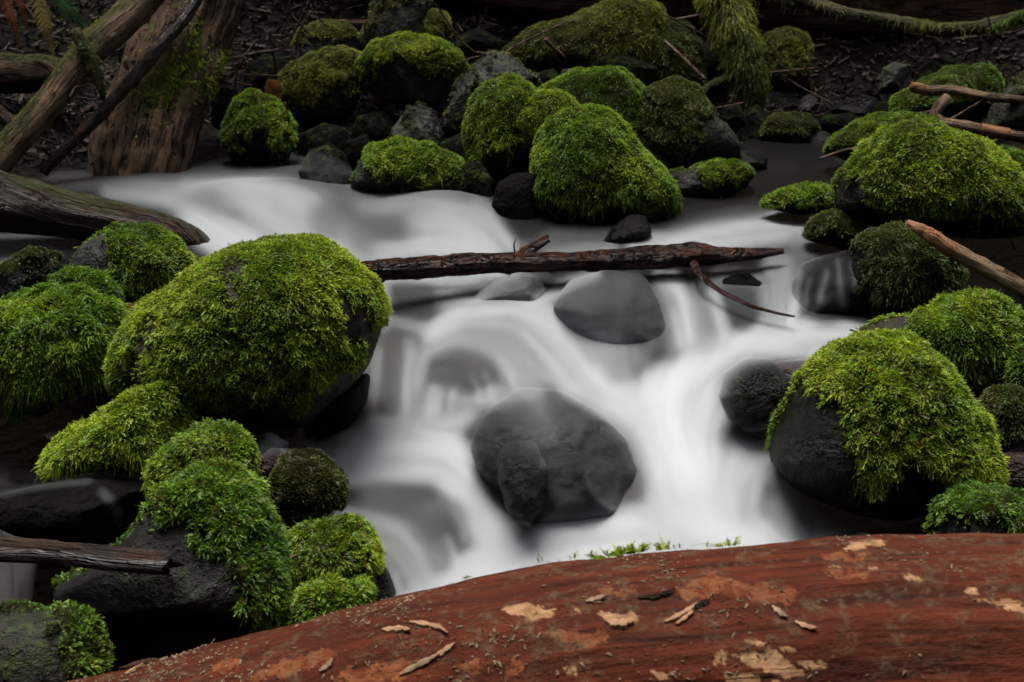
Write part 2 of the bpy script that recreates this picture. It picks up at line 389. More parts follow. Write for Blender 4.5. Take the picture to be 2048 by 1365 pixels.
# ---------------------------------------------------------------- logs, branches, twigs
def smooth_path(pts, n):
    pts = np.array(pts, float); t = np.r_[0, np.cumsum(np.linalg.norm(np.diff(pts[:, :3], axis=0), axis=1))]
    u = np.linspace(0, t[-1], n); P = np.stack([np.interp(u, t, pts[:, i]) for i in range(pts.shape[1])], 1)
    k = max(3, n // (3 * len(pts)) * 2 + 1); ker = np.hanning(k + 2)[1:-1]; ker /= ker.sum(); h = k // 2
    Q = P.copy()
    for i in range(P.shape[1]):
        a = np.r_[2 * P[0, i] - P[h:0:-1, i], P[:, i], 2 * P[-1, i] - P[-2:-h - 2:-1, i]]; Q[:, i] = np.convolve(a, ker, 'valid')
    return Q
def tube(pts, ns, nr, ridge=.06, lump=.06, seed=0, ridgef=9, cap=True, jag=0.):
    """pts: rows (x,y,z,radius)."""
    Q = smooth_path(pts, ns); P = Q[:, :3]; R = np.maximum(Q[:, 3], 1e-4)
    T = unit(np.gradient(P, axis=0)); ref = np.array([0, 0, 1.]) if abs(T[0][2]) < .9 else np.array([0, 1., 0])
    U = np.zeros_like(P); u = unit(np.cross(ref, T[0]));
    for i in range(ns):
        u = unit(u - T[i] * (u @ T[i])); U[i] = u
    W_ = np.cross(T, U); a = np.linspace(0, 2 * math.pi, nr, endpoint=False)
    s = np.r_[0, np.cumsum(np.linalg.norm(np.diff(P, axis=0), axis=1))]
    dirs = np.cos(a)[None, :, None] * U[:, None, :] + np.sin(a)[None, :, None] * W_[:, None, :]
    rm = R.mean()
    q = np.stack([np.repeat(s[:, None], nr, 1) / rm * .22, np.cos(a)[None].repeat(ns, 0) * ridgef * .3, np.sin(a)[None].repeat(ns, 0) * ridgef * .3], -1).reshape(-1, 3)
    q2 = np.stack([np.repeat(s[:, None], nr, 1) / rm * .7, np.cos(a)[None].repeat(ns, 0), np.sin(a)[None].repeat(ns, 0)], -1).reshape(-1, 3)
    rr = R[:, None] * (1 + ridge * fbm(q, 1., 4, seed).reshape(ns, nr) * 1.6 + lump * fbm(q2, 1.1, 4, seed + 3).reshape(ns, nr) * 1.6)
    V = P[:, None, :] + dirs * rr[..., None]
    if jag:   # splintered ends
        j0 = jag * vnoise(np.stack([np.cos(a) * 4, np.sin(a) * 4, np.full(nr, seed * 1.)], 1), seed)
        V[-1] += T[-1] * j0[:, None]; V[0] -= T[0] * j0[::-1][:, None]
    V = V.reshape(-1, 3)
    i = np.arange(ns - 1)[:, None]; j = np.arange(nr)[None]; j2 = (j + 1) % nr
    F = np.stack([i * nr + j, i * nr + j2, (i + 1) * nr + j2, (i + 1) * nr + j], -1).reshape(-1, 4)
    uv = np.stack([np.repeat(s[:, None], nr, 1), a[None] * R[:, None] * np.ones((ns, nr))], -1).reshape(-1, 2)
    Fs = [F]
    if cap:
        V = np.concatenate([V, P[:1], P[-1:]]); uv = np.concatenate([uv, [[s[0], 0]], [[s[-1], 0]]])
        c0, c1 = ns * nr, ns * nr + 1; k = np.arange(nr)
        Fs.append(np.stack([np.full(nr, c0), (k + 1) % nr, k], 1)); Fs.append(np.stack([np.full(nr, c1), (ns - 1) * nr + k, (ns - 1) * nr + (k + 1) % nr], 1))
    return V, Fs, uv
def tri(Fs):
    r = []
    for f in Fs:
        if f.shape[1] == 4: r += [f[:, [0, 1, 2]], f[:, [0, 2, 3]]]
        else: r.append(f)
    return np.concatenate(r)
def P4(path):   # rows (px,py,Y,radius in picture pixels) -> world
    r = []
    for px, py, Y, rp in path:
        c = at(px, py, Y); r.append([*c, rp * ((c - CAMP) @ FWD) / FPX])
    return r
def wood(name, path, label, cat, mat, ns=60, nr=24, ridge=.08, lump=.06, seed=1, moss=None, pal='olive', dens=9000, L=.016, W=.004, jag=0., parent=None, base=None, mossfn=None, style='arch', group=None, ridgef=9):
    V, Fs, uv = tube(P4(path), ns, nr, ridge, lump, seed, jag=jag, ridgef=ridgef)
    T = tri(Fs); N = vnormals(V, T)
    M = np.zeros(len(V))
    if moss is not None: M = sstep(moss - .15, moss + .15, N[:, 2] + .55 * fbm(V, 9, 3, seed + 2))
    if mossfn is not None: M = M * mossfn(*proj(V)[:2])
    if parent is None:
        base = V[:, :].mean(0); base[2] = V[:, 2].min()
        root = thing(name, base, label, cat, group) if (moss is not None or label == 'parts') else None
    else: root = parent
    if parent is None and root is None:
        o = mesh(name, V, Fs, WOOD[mat], None, base, {'moss': M}, uv); o.location = tuple(base); tag(o, label, cat, group); return o
    mesh(name if parent is not None else 'wood', V, Fs, WOOD[mat], root, base, {'moss': M * .85}, uv)
    if moss is not None and M.sum() > 3:
        r = scatter(V, T, M, dens, np.random.default_rng(seed))
        if r:
            v, f, c = frond_mesh(r[0], r[1], L, W, pal, .15, style, seed); mesh('moss', v, f, MOSS, root, base, {'col': c}, smooth=False)
    return root, base


# ---------------------------------------------------------------- setting: ground
def soil_mat():
    k = NT('wet_soil'); co = k.n('TexCoord').outputs['Object']
    v = k.n('TexVoronoi'); k.set(v.inputs['Vector'], co); v.inputs['Scale'].default_value = 34
    n = k.noise(co, 7, 6); n2 = k.noise(co, 55, 5, .65)
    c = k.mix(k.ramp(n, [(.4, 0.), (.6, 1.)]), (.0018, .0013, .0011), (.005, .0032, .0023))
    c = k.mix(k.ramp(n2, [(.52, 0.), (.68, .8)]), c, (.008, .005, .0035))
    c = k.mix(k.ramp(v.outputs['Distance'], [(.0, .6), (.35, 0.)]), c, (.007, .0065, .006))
    b = k.bump(k.math('ADD', n2, v.outputs['Distance']), .8, .03)
    return k.done(k.principled(c, k.ramp(n, [(.35, .5), (.7, .9)]), b, .08))
SOIL = soil_mat()
def axis(lo, a, b, hi, fine, n):
    return np.r_[np.linspace(lo, a, n, endpoint=False), np.arange(a, b, fine), np.linspace(b, hi, n)]
def ground_z(x, y):
    p = np.stack([x, y, x * 0], 1)
    yy = np.clip(y, YYS.min(), 6.6)
    z = zprof(yy) + np.maximum(y - 6.9, 0) * .42 - np.maximum(2.4 - y, 0) * .12
    bed = 1 - sstep(5.0, 5.8, y)
    z = z - .18 * bed - .02 + .045 * fbm(p, 3.2, 4, 3) + .022 * fbm(p, 14, 3, 5) + .045 * np.maximum(fbm(p, 9, 2, 15), 0) * sstep(4.9, 5.4, y)
    side = sstep(1.5, 2.8, np.abs(x)); z = z + side * (.25 + .25 * np.maximum(np.abs(x) - 2.2, 0) ** .8)
    left = sstep(-1.0, -1.7, x) * sstep(4.6, 5.6, y)
    return z + .12 * left
gx = axis(-14, -2.6, 2.6, 14, .03, 20); gy = axis(-6, 1.7, 7.6, 18, .03, 20)
GX, GY = np.meshgrid(gx, gy); gxr, gyr = GX.ravel(), GY.ravel()
def gridF(nx, ny):
    i = np.arange(ny - 1)[:, None] * nx + np.arange(nx - 1)[None]; i = i.ravel()
    return np.stack([i, i + 1, i + nx + 1, i + nx], 1)
GV = np.stack([gxr, gyr, ground_z(gxr, gyr)], 1); GF = gridF(len(gx), len(gy))
tag(mesh('ground', GV, GF, SOIL), kind='structure')

# unseen conifer ring, added outside the picture to keep low skylight off the boulders
def shade_forest():
    rg = np.random.default_rng(12); V, F = [], []; q = 0
    for i in range(46):
        a = 2 * math.pi * i / 46 + rg.uniform(-.05, .05); r = rg.uniform(6.8, 12.5); x, y = 1.15 * r * math.cos(a), 3.6 + r * math.sin(a)
        z = float(ground_z(np.array([x]), np.array([y]))[0]) - .2; h = rg.uniform(9, 16); R = rg.uniform(.16, .3)
        for t in (0, 1):
            for j in range(8): V.append((x + R * (1 - .9 * t) * math.cos(j * math.pi / 4), y + R * (1 - .9 * t) * math.sin(j * math.pi / 4), z + t * h))
        F += [(q + j, q + (j + 1) % 8, q + 8 + (j + 1) % 8, q + 8 + j) for j in range(8)]; q += 16
        for k_ in range(420):
            t = .08 + .92 * rg.random() ** .9; rr = (2.3 * (1 - t) + .25) * rg.random() ** .5; b = rg.uniform(0, 6.283)
            c = np.array([x + rr * math.cos(b), y + rr * math.sin(b), z + t * h]); d = np.array([math.cos(b), math.sin(b), -.45]); e = np.array([-math.sin(b), math.cos(b), rg.uniform(-.3, .3)]); s_ = rg.uniform(.3, .6)
            V += [tuple(c - d * s_), tuple(c + e * s_ * .45), tuple(c + d * s_), tuple(c - e * s_ * .45)]; F.append((q, q + 1, q + 2, q + 3)); q += 4
    k = NT('conifer_needles'); co = k.n('TexCoord').outputs['Object']; c = k.mix(k.noise(co, 3, 3), (.025, .05, .015), (.06, .10, .03))
    tag(mesh('shade_forest', np.array(V), np.array(F), k.done(k.principled(c, .7)), smooth=False), 'unseen conifer ring added to shade the stream', 'shade_forest', kind='stuff')
shade_forest()

# ---------------------------------------------------------------- boulders: outline, distance, what grows on them
G1 = 'boulders of the stream'
NB = 'mossy_boulder'; NR = 'boulder'
# --- the bank at the back
rock(NB, [(735, 125), (716, 95), (738, 45), (758, -30), (850, -30), (862, 20), (858, 110), (800, 135)], 6.05, 'tall olive boulder with straggling moss running out of the top of the photo', stone='olive', up=.45, pal='olive', dens=9000, L=.03, film=.8, brown=.2)
rock(NB, [(850, 110), (846, 50), (868, 26), (890, 35), (898, 65), (888, 110), (860, 125)], 6.0, 'small round moss clad stone tucked against the tall olive boulder', pal='olive', stone='olive', up=-.2, dens=16000, L=.022)
rock(NB, [(590, 135), (588, 95), (605, 68), (650, 54), (690, 58), (712, 85), (716, 130), (690, 160), (610, 165)], 5.95, 'rounded grey boulder with thin moss streaks behind the round brown bellied one', stone='grey', up=.55, pal='olive', dens=9000, film=.9, L=.02)
rock(NB, [(562, 195), (575, 150), (620, 120), (680, 104), (714, 116), (720, 160), (708, 215), (682, 252), (632, 268), (588, 244), (570, 220)], 5.6, 'round boulder with moss cap and bare brown belly left of the flat faced one', stone='brown', moss=[[(540, 80), (730, 80), (735, 165), (700, 185), (640, 195), (575, 230), (540, 230)]], pal='olive', dens=22000, L=.020, brown=.2)
rock(NB, [(716, 170), (722, 130), (760, 90), (800, 76), (860, 84), (905, 110), (932, 150), (915, 185), (870, 208), (820, 216), (760, 200), (728, 190)], 5.55, 'flat faced boulder with bright moss cap over a bare grey front edge', stone='grey', moss=[[(700, 60), (945, 60), (945, 180), (900, 168), (830, 140), (790, 112), (770, 122), (745, 150), (700, 165)]], pal='lime', dens=22000, L=.020, facets=5, film=.2, D=.8)
rock(NB, [(888, 262), (895, 225), (920, 170), (950, 127), (985, 108), (1030, 128), (1072, 165), (1064, 225), (1000, 275), (930, 285)], 5.45, 'sloping grey boulder with patchy yellow moss below the overhanging slab', stone='grey', moss=[[(930, 100), (1040, 100), (1080, 180), (1030, 165), (985, 140), (960, 160), (915, 205), (895, 190)], [(890, 215), (960, 205), (970, 240), (900, 262)], [(940, 180), (965, 165), (960, 200)]], pal='olive', dens=14000, L=.018, film=1., facets=3)
rock(NB, [(1008, 115), (1060, 72), (1130, 56), (1200, 26), (1262, 3), (1312, 20), (1328, 60), (1332, 120), (1320, 178), (1230, 192), (1130, 165), (1040, 150)], 6.0, 'long tilted slab draped in hanging moss at the top centre', stone='olive', up=-.15, pal='olive', dens=20000, L=.022, style='arch', hang=.5, brown=.25, D=.7)
rock(NB, [(1296, 180), (1300, 90), (1325, 50), (1365, 55), (1395, 95), (1402, 180), (1350, 205)], 5.95, 'dull mossy mound just right of the long draped slab', stone='olive', up=-.4, pal='dull', dens=18000, L=.03)
rock(NB, [(1512, 180), (1512, 110), (1535, 78), (1572, 64), (1605, 80), (1618, 125), (1612, 180), (1560, 205)], 6.1, 'rounded mossy stone right of the moss hung stump', stone='brown', up=.0, pal='olive', dens=14000, L=.024, brown=.3)
rock(NR, [(1755, 185), (1762, 140), (1785, 128), (1820, 132), (1822, 155), (1800, 185)], 5.95, 'small dull olive stone in the shade under the fallen trunk', stone='olive', film=.8, facets=3)
rock(NB, [(1790, 240), (1800, 200), (1850, 170), (1905, 145), (1960, 142), (1992, 165), (1990, 230), (1900, 255)], 5.6, 'low mossy hump behind the forked bare branch', stone='olive', up=-.1, pal='green', dens=16000, L=.022)
rock(NB, [(1975, 262), (1990, 215), (2030, 165), (2090, 110), (2130, 260), (2060, 285)], 5.1, 'smooth leaning grey green slab cut by the right edge', stone='olive', film=1., up=.75, pal='olive', dens=8000, L=.012)
rock(NB, [(1525, 275), (1540, 245), (1575, 230), (1610, 235), (1632, 262), (1620, 300), (1565, 305)], 5.62, 'small dull mossy stone at the edge of the dark back pool', stone='grey', up=.1, pal='dull', dens=16000, L=.018)
rock(NR, [(1605, 300), (1608, 275), (1632, 260), (1655, 268), (1668, 295), (1640, 308)], 5.58, 'bare bluish grey stone beside the dull mossy one at the pool', stone='wet')
rock(NR, [(1500, 225), (1520, 185), (1560, 180), (1600, 185), (1600, 215), (1560, 235)], 6.0, 'dark wedge stone beneath the rounded mossy stone', stone='dark', facets=4)
rock(NR, [(1590, 225), (1602, 195), (1630, 188), (1645, 210), (1640, 226), (1610, 230)], 5.95, 'little grey stone in the dim gap above the back pool', stone='wet', facets=3)
rock(NR, [(1660, 225), (1680, 200), (1740, 195), (1780, 215), (1770, 235), (1700, 240)], 5.9, 'flat dim slate slab at the foot of the fallen trunk', stone='dark', facets=3)
rock(NR, [(1115, 165), (1125, 142), (1160, 137), (1180, 150), (1170, 170)], 5.75, 'small bare grey stone in the shadow under the draped slab', stone='grey')
rock(NR, [(425, 250), (428, 200), (445, 178), (470, 182), (485, 215), (480, 255), (450, 262)], 5.45, 'glistening wet dark stone between the rotten trunk and a moss hummock', stone='dark', amp=.12)
rock(NB, [(458, 310), (456, 270), (470, 222), (500, 193), (545, 204), (575, 240), (586, 285), (578, 315), (520, 330), (470, 325)], 5.12, 'bright moss hummock standing in dark water right of the rotten trunk', stone='dark', moss=[[(440, 170), (600, 170), (605, 290), (560, 285), (550, 295), (530, 260), (500, 255), (470, 285), (445, 290)]], pal='green', dens=24000, L=.024, hang=.5)
rock(NB, [(778, 300), (785, 262), (815, 225), (845, 210), (872, 225), (884, 275), (880, 305), (820, 315)], 5.2, 'pointed bare grey stone with green tinge above the low moss cushion', stone='grey', film=1., facets=4, up=.8, pal='dull', dens=9000, L=.012)
rock(NR, [(690, 320), (695, 285), (730, 270), (745, 290), (735, 325), (710, 335)], 5.1, 'small wet shade-black pebble in the gap left of the low moss cushion', stone='sunk_shade', amp=.1)
rock(NR, [(720, 245), (760, 225), (800, 235), (790, 275), (740, 280)], 5.6, 'shade-black stone deep in the hollow beneath the flat faced boulder', stone='sunk_shade', facets=3)
# --- the heap behind the falls
rock(NB, [(1088, 190), (1130, 160), (1185, 150), (1235, 144), (1268, 160), (1292, 195), (1312, 240), (1324, 290), (1312, 335), (1210, 345), (1120, 300), (1090, 240)], 5.15, 'big dark green moss block behind the twin humps', stone='dark', up=-.6, pal='green', dens=24000, L=.015, style='short', facets=4, brown=.08)
rock(NB, [(1286, 240), (1296, 190), (1340, 170), (1385, 184), (1420, 230), (1460, 264), (1477, 298), (1462, 326), (1400, 342), (1330, 338), (1300, 300)], 5.02, 'boulder with dull moss on its left and bare grey stone on its right flank', stone='olive', moss=[[(1270, 150), (1400, 150), (1418, 215), (1412, 260), (1395, 300), (1370, 325), (1330, 320), (1280, 320)]], pal='dull', dens=22000, L=.020, film=.4)
rock(NB, [(942, 250), (958, 200), (980, 175), (1015, 164), (1052, 176), (1078, 215), (1086, 262), (1078, 320), (1040, 346), (990, 356), (952, 320)], 4.85, 'tall bright moss hump on the left of the twin humps', stone='brown', moss=[[(900, 140), (1100, 140), (1100, 255), (1060, 275), (1030, 265), (1020, 300), (990, 285), (970, 310), (930, 330)]], pal='lime', dens=26000, L=.024, hang=.4)
rock(NB, [(1030, 250), (1045, 215), (1080, 192), (1120, 190), (1145, 215), (1150, 260), (1110, 292), (1060, 290)], 4.78, 'little moss saddle bridging the twin humps', stone='dark', up=-.4, pal='lime', dens=24000, L=.022, hang=.4)
rock(NB, [(1080, 310), (1098, 265), (1130, 238), (1175, 228), (1215, 236), (1245, 262), (1262, 300), (1300, 335), (1335, 375), (1344, 412), (1320, 436), (1260, 434), (1200, 455), (1120, 455), (1082, 400)], 4.55, 'large hump of long dark moss with golden right shoulder above the branch', stone='dark', moss=[[(1050, 200), (1260, 200), (1370, 360), (1370, 440), (1310, 438), (1240, 385), (1210, 410), (1150, 420), (1070, 390)]], pal='green', dens=26000, L=.022, hang=.25, brown=.1)
rock(NB, [(1250, 335), (1258, 308), (1290, 298), (1325, 318), (1332, 345), (1290, 360)], 4.95, 'small green cushion peeping out behind the golden shouldered hump', stone='dark', up=-.4, pal='green', dens=22000, L=.015, style='short')
rock(NB, [(1332, 390), (1345, 352), (1390, 340), (1440, 324), (1490, 338), (1506, 352), (1470, 378), (1420, 398), (1370, 408)], 4.72, 'low wet stone with a fresh moss top at the head of the right falls', stone='wet', moss=[[(1390, 310), (1520, 310), (1520, 352), (1470, 375), (1420, 372), (1395, 345)]], pal='green', dens=22000, L=.015, style='short', film=.6)
rock(NR, [(1462, 335), (1472, 308), (1500, 302), (1532, 318), (1530, 338), (1490, 345)], 5.0, 'small dark stone barely out of the back pool', stone='dark', film=.8)
rock(NB, [(702, 375), (720, 335), (750, 305), (800, 287), (860, 300), (910, 325), (934, 360), (920, 392), (830, 398), (740, 392)], 4.72, 'low vivid moss cushion on a wet stone above the left falls', stone='wet', moss=[[(735, 270), (940, 270), (950, 370), (900, 365), (830, 365), (770, 350), (735, 330)]], pal='green', dens=28000, L=.024, film=.7)
rock(NR, [(600, 345), (625, 305), (660, 290), (690, 310), (702, 355), (690, 400), (630, 400)], 4.8, 'dark wet slab with water sliding over its left side', stone='sunk_shade', film=1., drape=True)
rock(NR, [(1200, 490), (1225, 455), (1262, 428), (1292, 432), (1305, 465), (1280, 488), (1230, 500)], 4.22, 'bare wet stone shining just above the middle of the branch', stone='dark', amp=.09)
rock(NR, [(985, 420), (1000, 370), (1040, 345), (1080, 350), (1100, 420), (1090, 470), (1010, 480)], 4.5, 'shade-black wet block in the gap under the twin humps', stone='sunk_shade', facets=4)
rock(NR, [(920, 385), (930, 330), (960, 325), (990, 370), (985, 420), (940, 410)], 4.62, 'shade-dark wet stone left of the black block below the tall hump', stone='sunk_shade', film=1., facets=3)
rock(NB, [(1535, 415), (1550, 395), (1600, 376), (1645, 380), (1675, 395), (1672, 420), (1600, 432)], 4.42, 'small feathery moss tuft standing in the water by the big right dome', stone='dark', up=-.2, pal='green', dens=26000, L=.024)
# --- right side
rock(NB, [(1655, 300), (1690, 270), (1750, 240), (1800, 234), (1860, 250), (1890, 300), (1800, 330), (1700, 320)], 4.95, 'dark green moss mound half hidden behind the big golden dome', stone='dark', up=-.4, pal='green', dens=20000, L=.018)
rock(NB, [(1668, 412), (1675, 375), (1702, 328), (1742, 276), (1800, 247), (1862, 252), (1932, 280), (1992, 320), (2042, 370), (2085, 430), (2075, 470), (1980, 478), (1850, 476), (1740, 455), (1690, 440)], 4.15, 'big golden green moss dome with black undercut at the upper right', stone='dark', moss=[[(1690, 220), (2150, 220), (2150, 440), (2040, 440), (1960, 428), (1860, 418), (1800, 405), (1740, 400), (1725, 372), (1700, 345)]], pal='lime', dens=27000, L=.022, hang=.2)
rock(NB, [(1960, 330), (2000, 300), (2060, 320), (2100, 400), (2060, 440), (1990, 400)], 4.3, 'green fringe of moss behind the right shoulder of the golden dome', stone='dark', up=-.4, pal='green', dens=20000)
rock(NB, [(1610, 480), (1625, 440), (1670, 425), (1720, 440), (1735, 485), (1690, 505)], 4.12, 'dark mossy stone between the golden dome and the end of the branch', stone='dark', up=.0, pal='dull', dens=20000, L=.016)
rock(NR, [(1575, 655), (1590, 560), (1630, 490), (1700, 475), (1760, 500), (1770, 600), (1750, 665), (1660, 675)], 3.78, 'black wet rock face under a thin veil of water on the right', stone='sunk_shade', drape=True, amp=.04, facets=3)
rock(NB, [(1694, 540), (1705, 495), (1735, 472), (1785, 458), (1850, 465), (1895, 500), (1918, 550), (1912, 605), (1880, 636), (1800, 650), (1730, 640), (1700, 600)], 3.72, 'dripping dark moss boulder below the splintered orange stick', stone='dark', moss=[[(1760, 440), (1940, 440), (1940, 640), (1840, 640), (1770, 590), (1730, 540), (1715, 480)]], pal='dull', dens=26000, L=.020, hang=.5, brown=.2, film=.8)
rock(NB, [(1715, 668), (1780, 635), (1860, 625), (1905, 598), (1950, 583), (1990, 588), (2022, 615), (2042, 665), (2035, 715), (1990, 755), (1920, 790), (1850, 765), (1780, 710)], 3.4, 'shaggy green mound with a brown bare toe right of the lower falls', stone='brown', moss=[[(1860, 560), (2080, 560), (2080, 780), (1960, 760), (1880, 735), (1810, 690), (1830, 640)]], pal='green', dens=26000, L=.022, hang=.3, film=.7)
rock(NB, [(2010, 740), (2030, 705), (2090, 690), (2100, 780), (2050, 800), (2020, 780)], 3.25, 'scrap of moss at the right edge above the brown tufted stone', stone='dark', up=-.4, pal='green', dens=24000)
rock(NB, [(1536, 925), (1540, 880), (1570, 820), (1618, 742), (1668, 692), (1740, 668), (1812, 675), (1870, 720), (1922, 790), (1962, 860), (1988, 940), (1976, 985), (1905, 1015), (1800, 1050), (1720, 1042), (1650, 1015), (1575, 975)], 3.0, 'large foreground boulder with a lime moss mane and bare wet left face', stone='dark', moss=[[(1655, 640), (1850, 640), (2030, 900), (2030, 1000), (1920, 985), (1880, 930), (1810, 925), (1755, 975), (1725, 960), (1700, 880), (1690, 810), (1630, 790), (1620, 730)]], pal='lime', dens=30000, L=.022, hang=.25, amp=.04, film=.25)
rock(NB, [(1955, 850), (1965, 810), (1995, 780), (2030, 785), (2045, 830), (2045, 890), (2010, 910), (1970, 905)], 3.1, 'brown tufted stone in the shadow right of the lime maned boulder', stone='dark', up=-.2, pal='dull', dens=22000, brown=.45, L=.02)
rock(NB, [(1865, 1070), (1880, 1012), (1940, 984), (2002, 980), (2065, 1000), (2100, 1060), (2070, 1120), (1890, 1115)], 2.72, 'low green moss cushion behind the red log at the lower right corner', stone='wet', moss=[[(1860, 960), (2150, 960), (2150, 1100), (2040, 1080), (1960, 1040), (1900, 1040), (1862, 1060)]], pal='green', dens=28000, L=.018, film=1.)
rock(NR, [(1990, 930), (2010, 905), (2060, 905), (2100, 960), (2040, 1000), (2000, 975)], 2.95, 'wet brown pebble at the right edge by the tufted stone', stone='red')
rock(NR, [(1900, 840), (1920, 770), (1990, 755), (2060, 775), (2090, 860), (1980, 890)], 3.3, 'black block in the dark gap right of the lime maned boulder', stone='dark', facets=4)
rock(NR, [(1440, 790), (1450, 745), (1490, 716), (1540, 718), (1580, 755), (1590, 800), (1545, 835), (1490, 838), (1455, 820)], 3.2, 'round dark green filmed stone ringed by white water on the right', stone='dark', film=1., drape=True, plinth=24, D=.8)
rock(NR, [(1535, 765), (1545, 728), (1600, 718), (1660, 722), (1670, 770), (1620, 800), (1560, 795)], 3.3, 'smooth red slab wedged behind the lime maned boulder', stone='red', drape=True)
rock(NR, [(1670, 1110), (1690, 1075), (1730, 1066), (1775, 1078), (1800, 1110), (1730, 1130)], 2.74, 'smooth stone top just breaking the water at the crest of the log', stone='wet')
# --- in the falls
rock(NR, [(940, 900), (950, 860), (980, 812), (1050, 776), (1125, 782), (1200, 826), (1255, 884), (1280, 950), (1288, 990), (1200, 1018), (1130, 1035), (1060, 1044), (1010, 1005), (990, 960), (955, 935)], 3.05, 'large bare boulder in midstream with a thin veil over its face', stone='wet', drape=True, plinth=32, D=.7, amp=.07, facets=1, film=.45)
rock(NR, [(995, 960), (1000, 905), (1025, 882), (1070, 885), (1090, 930), (1085, 1010), (1055, 1040), (1015, 1010)], 2.91, 'knobbly dark stone leaning on the left of the midstream boulder', stone='dark', amp=.08, plinth=15, D=.7, drape=True)
rock(NR, [(1105, 610), (1140, 562), (1210, 542), (1285, 552), (1315, 600), (1335, 660), (1342, 705), (1290, 735), (1225, 750), (1170, 710), (1130, 660)], 3.63, 'smooth grey boulder under a film of water below the branch', stone='sunk_shade', drape=True, plinth=25, D=.7, amp=.03)
rock(NR, [(930, 615), (985, 560), (1040, 545), (1085, 560), (1105, 600), (1060, 622)], 3.76, 'pointed stone under the branch with water parting on both sides', stone='wet', drape=True, facets=3)
rock(NR, [(845, 760), (860, 715), (905, 685), (960, 690), (1000, 730), (995, 780), (930, 800), (870, 795)], 3.38, 'drowned green stone seen through the middle veil', stone='sunk_shade', film=1., sink=.17, D=.5)
rock(NR, [(760, 620), (790, 575), (840, 565), (880, 590), (880, 640), (820, 660)], 3.74, 'drowned dark stone beside the right side of the great boulder', stone='sunk_shade', sink=.17, D=.5)
rock(NR, [(770, 1010), (800, 975), (870, 965), (925, 1000), (930, 1070), (900, 1120), (820, 1110)], 2.86, 'drowned grey stone in the lower left fall', stone='sunk_shade', sink=.22, D=.5)
rock(NR, [(1575, 1080), (1585, 1040), (1612, 1030), (1640, 1050), (1645, 1090), (1605, 1105)], 2.84, 'drowned brown stone below the bare left face of the lime maned boulder', stone='sunk_shade', sink=.17, D=.5)
# --- the great boulder and the left side
rock(NB, [(225, 775), (232, 710), (268, 642), (330, 588), (400, 534), (480, 494), (570, 476), (642, 485), (702, 520), (742, 560), (766, 602), (770, 650), (748, 720), (712, 768), (660, 815), (620, 862), (560, 862), (480, 845), (400, 845), (330, 815), (260, 800)], 3.22, 'greatest boulder left of centre cloaked in yellow green moss with a bare right end', stone='brown', moss=[[(180, 440), (700, 440), (800, 600), (760, 655), (735, 625), (735, 580), (690, 590), (680, 640), (690, 690), (725, 700), (690, 740), (640, 760), (600, 820), (520, 800), (450, 815), (360, 790), (200, 800)]], bare=[[(440, 560), (480, 530), (500, 540), (470, 590), (490, 620), (480, 640), (455, 620)], [(240, 740), (300, 640), (330, 650), (290, 720), (290, 780), (240, 790)]], pal='lime', dens=32000, L=.020, W=.006, amp=.04, brown=.12, thin=1.25, cushion=.008, film=.15)
rock(NR, [(600, 870), (615, 820), (690, 770), (740, 740), (735, 800), (700, 860), (640, 890)], 3.25, 'black wet stone in the shadow beneath the right end of the greatest boulder', stone='dark', facets=3)
rock(NB, [(134, 540), (160, 492), (208, 464), (260, 454), (312, 460), (356, 490), (380, 540), (366, 585), (320, 606), (240, 606), (180, 595), (146, 572)], 3.82, 'boulder with shaggy moss on its right and a bare grey left shoulder', stone='grey', moss=[[(235, 430), (410, 430), (410, 620), (200, 620), (215, 560), (235, 510), (225, 470)]], pal='green', dens=27000, L=.022, hang=.3, film=.3)
rock(NR, [(-40, 590), (-30, 560), (30, 528), (80, 505), (122, 502), (132, 540), (100, 585), (60, 618), (0, 630)], 3.72, 'dark flat topped stone flecked with moss at the left edge', cat='boulder', stone='dark', up=.65, pal='dull', dens=12000, L=.014, film=1., facets=3)
rock(NB, [(98, 590), (115, 556), (150, 540), (200, 555), (235, 590), (230, 622), (150, 630)], 3.62, 'small moss cushion between the shaggy boulder and the left edge mound', stone='dark', up=-.3, pal='green', dens=27000, L=.024)
rock(NB, [(-60, 680), (-30, 620), (40, 608), (110, 597), (172, 600), (222, 626), (242, 672), (228, 732), (172, 785), (110, 818), (75, 842), (30, 815), (-40, 815)], 3.28, 'broad shaggy green mound cut by the left edge', stone='dark', up=-.55, pal='green', dens=28000, L=.024, hang=.35, brown=.08, cushion=.02)
rock(NR, [(280, 810), (320, 790), (400, 825), (520, 840), (600, 850), (590, 880), (480, 870), (370, 860)], 3.12, 'wet ledge along the foot of the greatest boulder', stone='wet', facets=3)
rock(NB, [(70, 945), (110, 900), (180, 850), (250, 810), (310, 775), (348, 768), (380, 798), (376, 850), (372, 905), (330, 945), (280, 958), (200, 945), (115, 955)], 2.98, 'wedge of feathery lime moss pointing left over the dark pool', stone='dark', up=-.35, pal='lime', dens=30000, L=.024, hang=.4, facets=3, brown=.1)
rock(NR, [(-40, 1060), (-30, 1000), (60, 975), (160, 962), (250, 955), (300, 975), (290, 1030), (240, 1075), (60, 1090)], 2.8, 'black wet ledge with trickles falling over it at the left edge', stone='sunk_shade', facets=4, drape=True)
rock(NB, [(330, 960), (345, 905), (375, 880), (410, 866), (455, 868), (486, 900), (492, 960), (480, 1010), (400, 1020)], 2.78, 'upper moss knob of the lower left boulder beside the thin spill', stone='dark', up=-.5, pal='green', dens=30000, L=.022, hang=.2, cushion=.02)
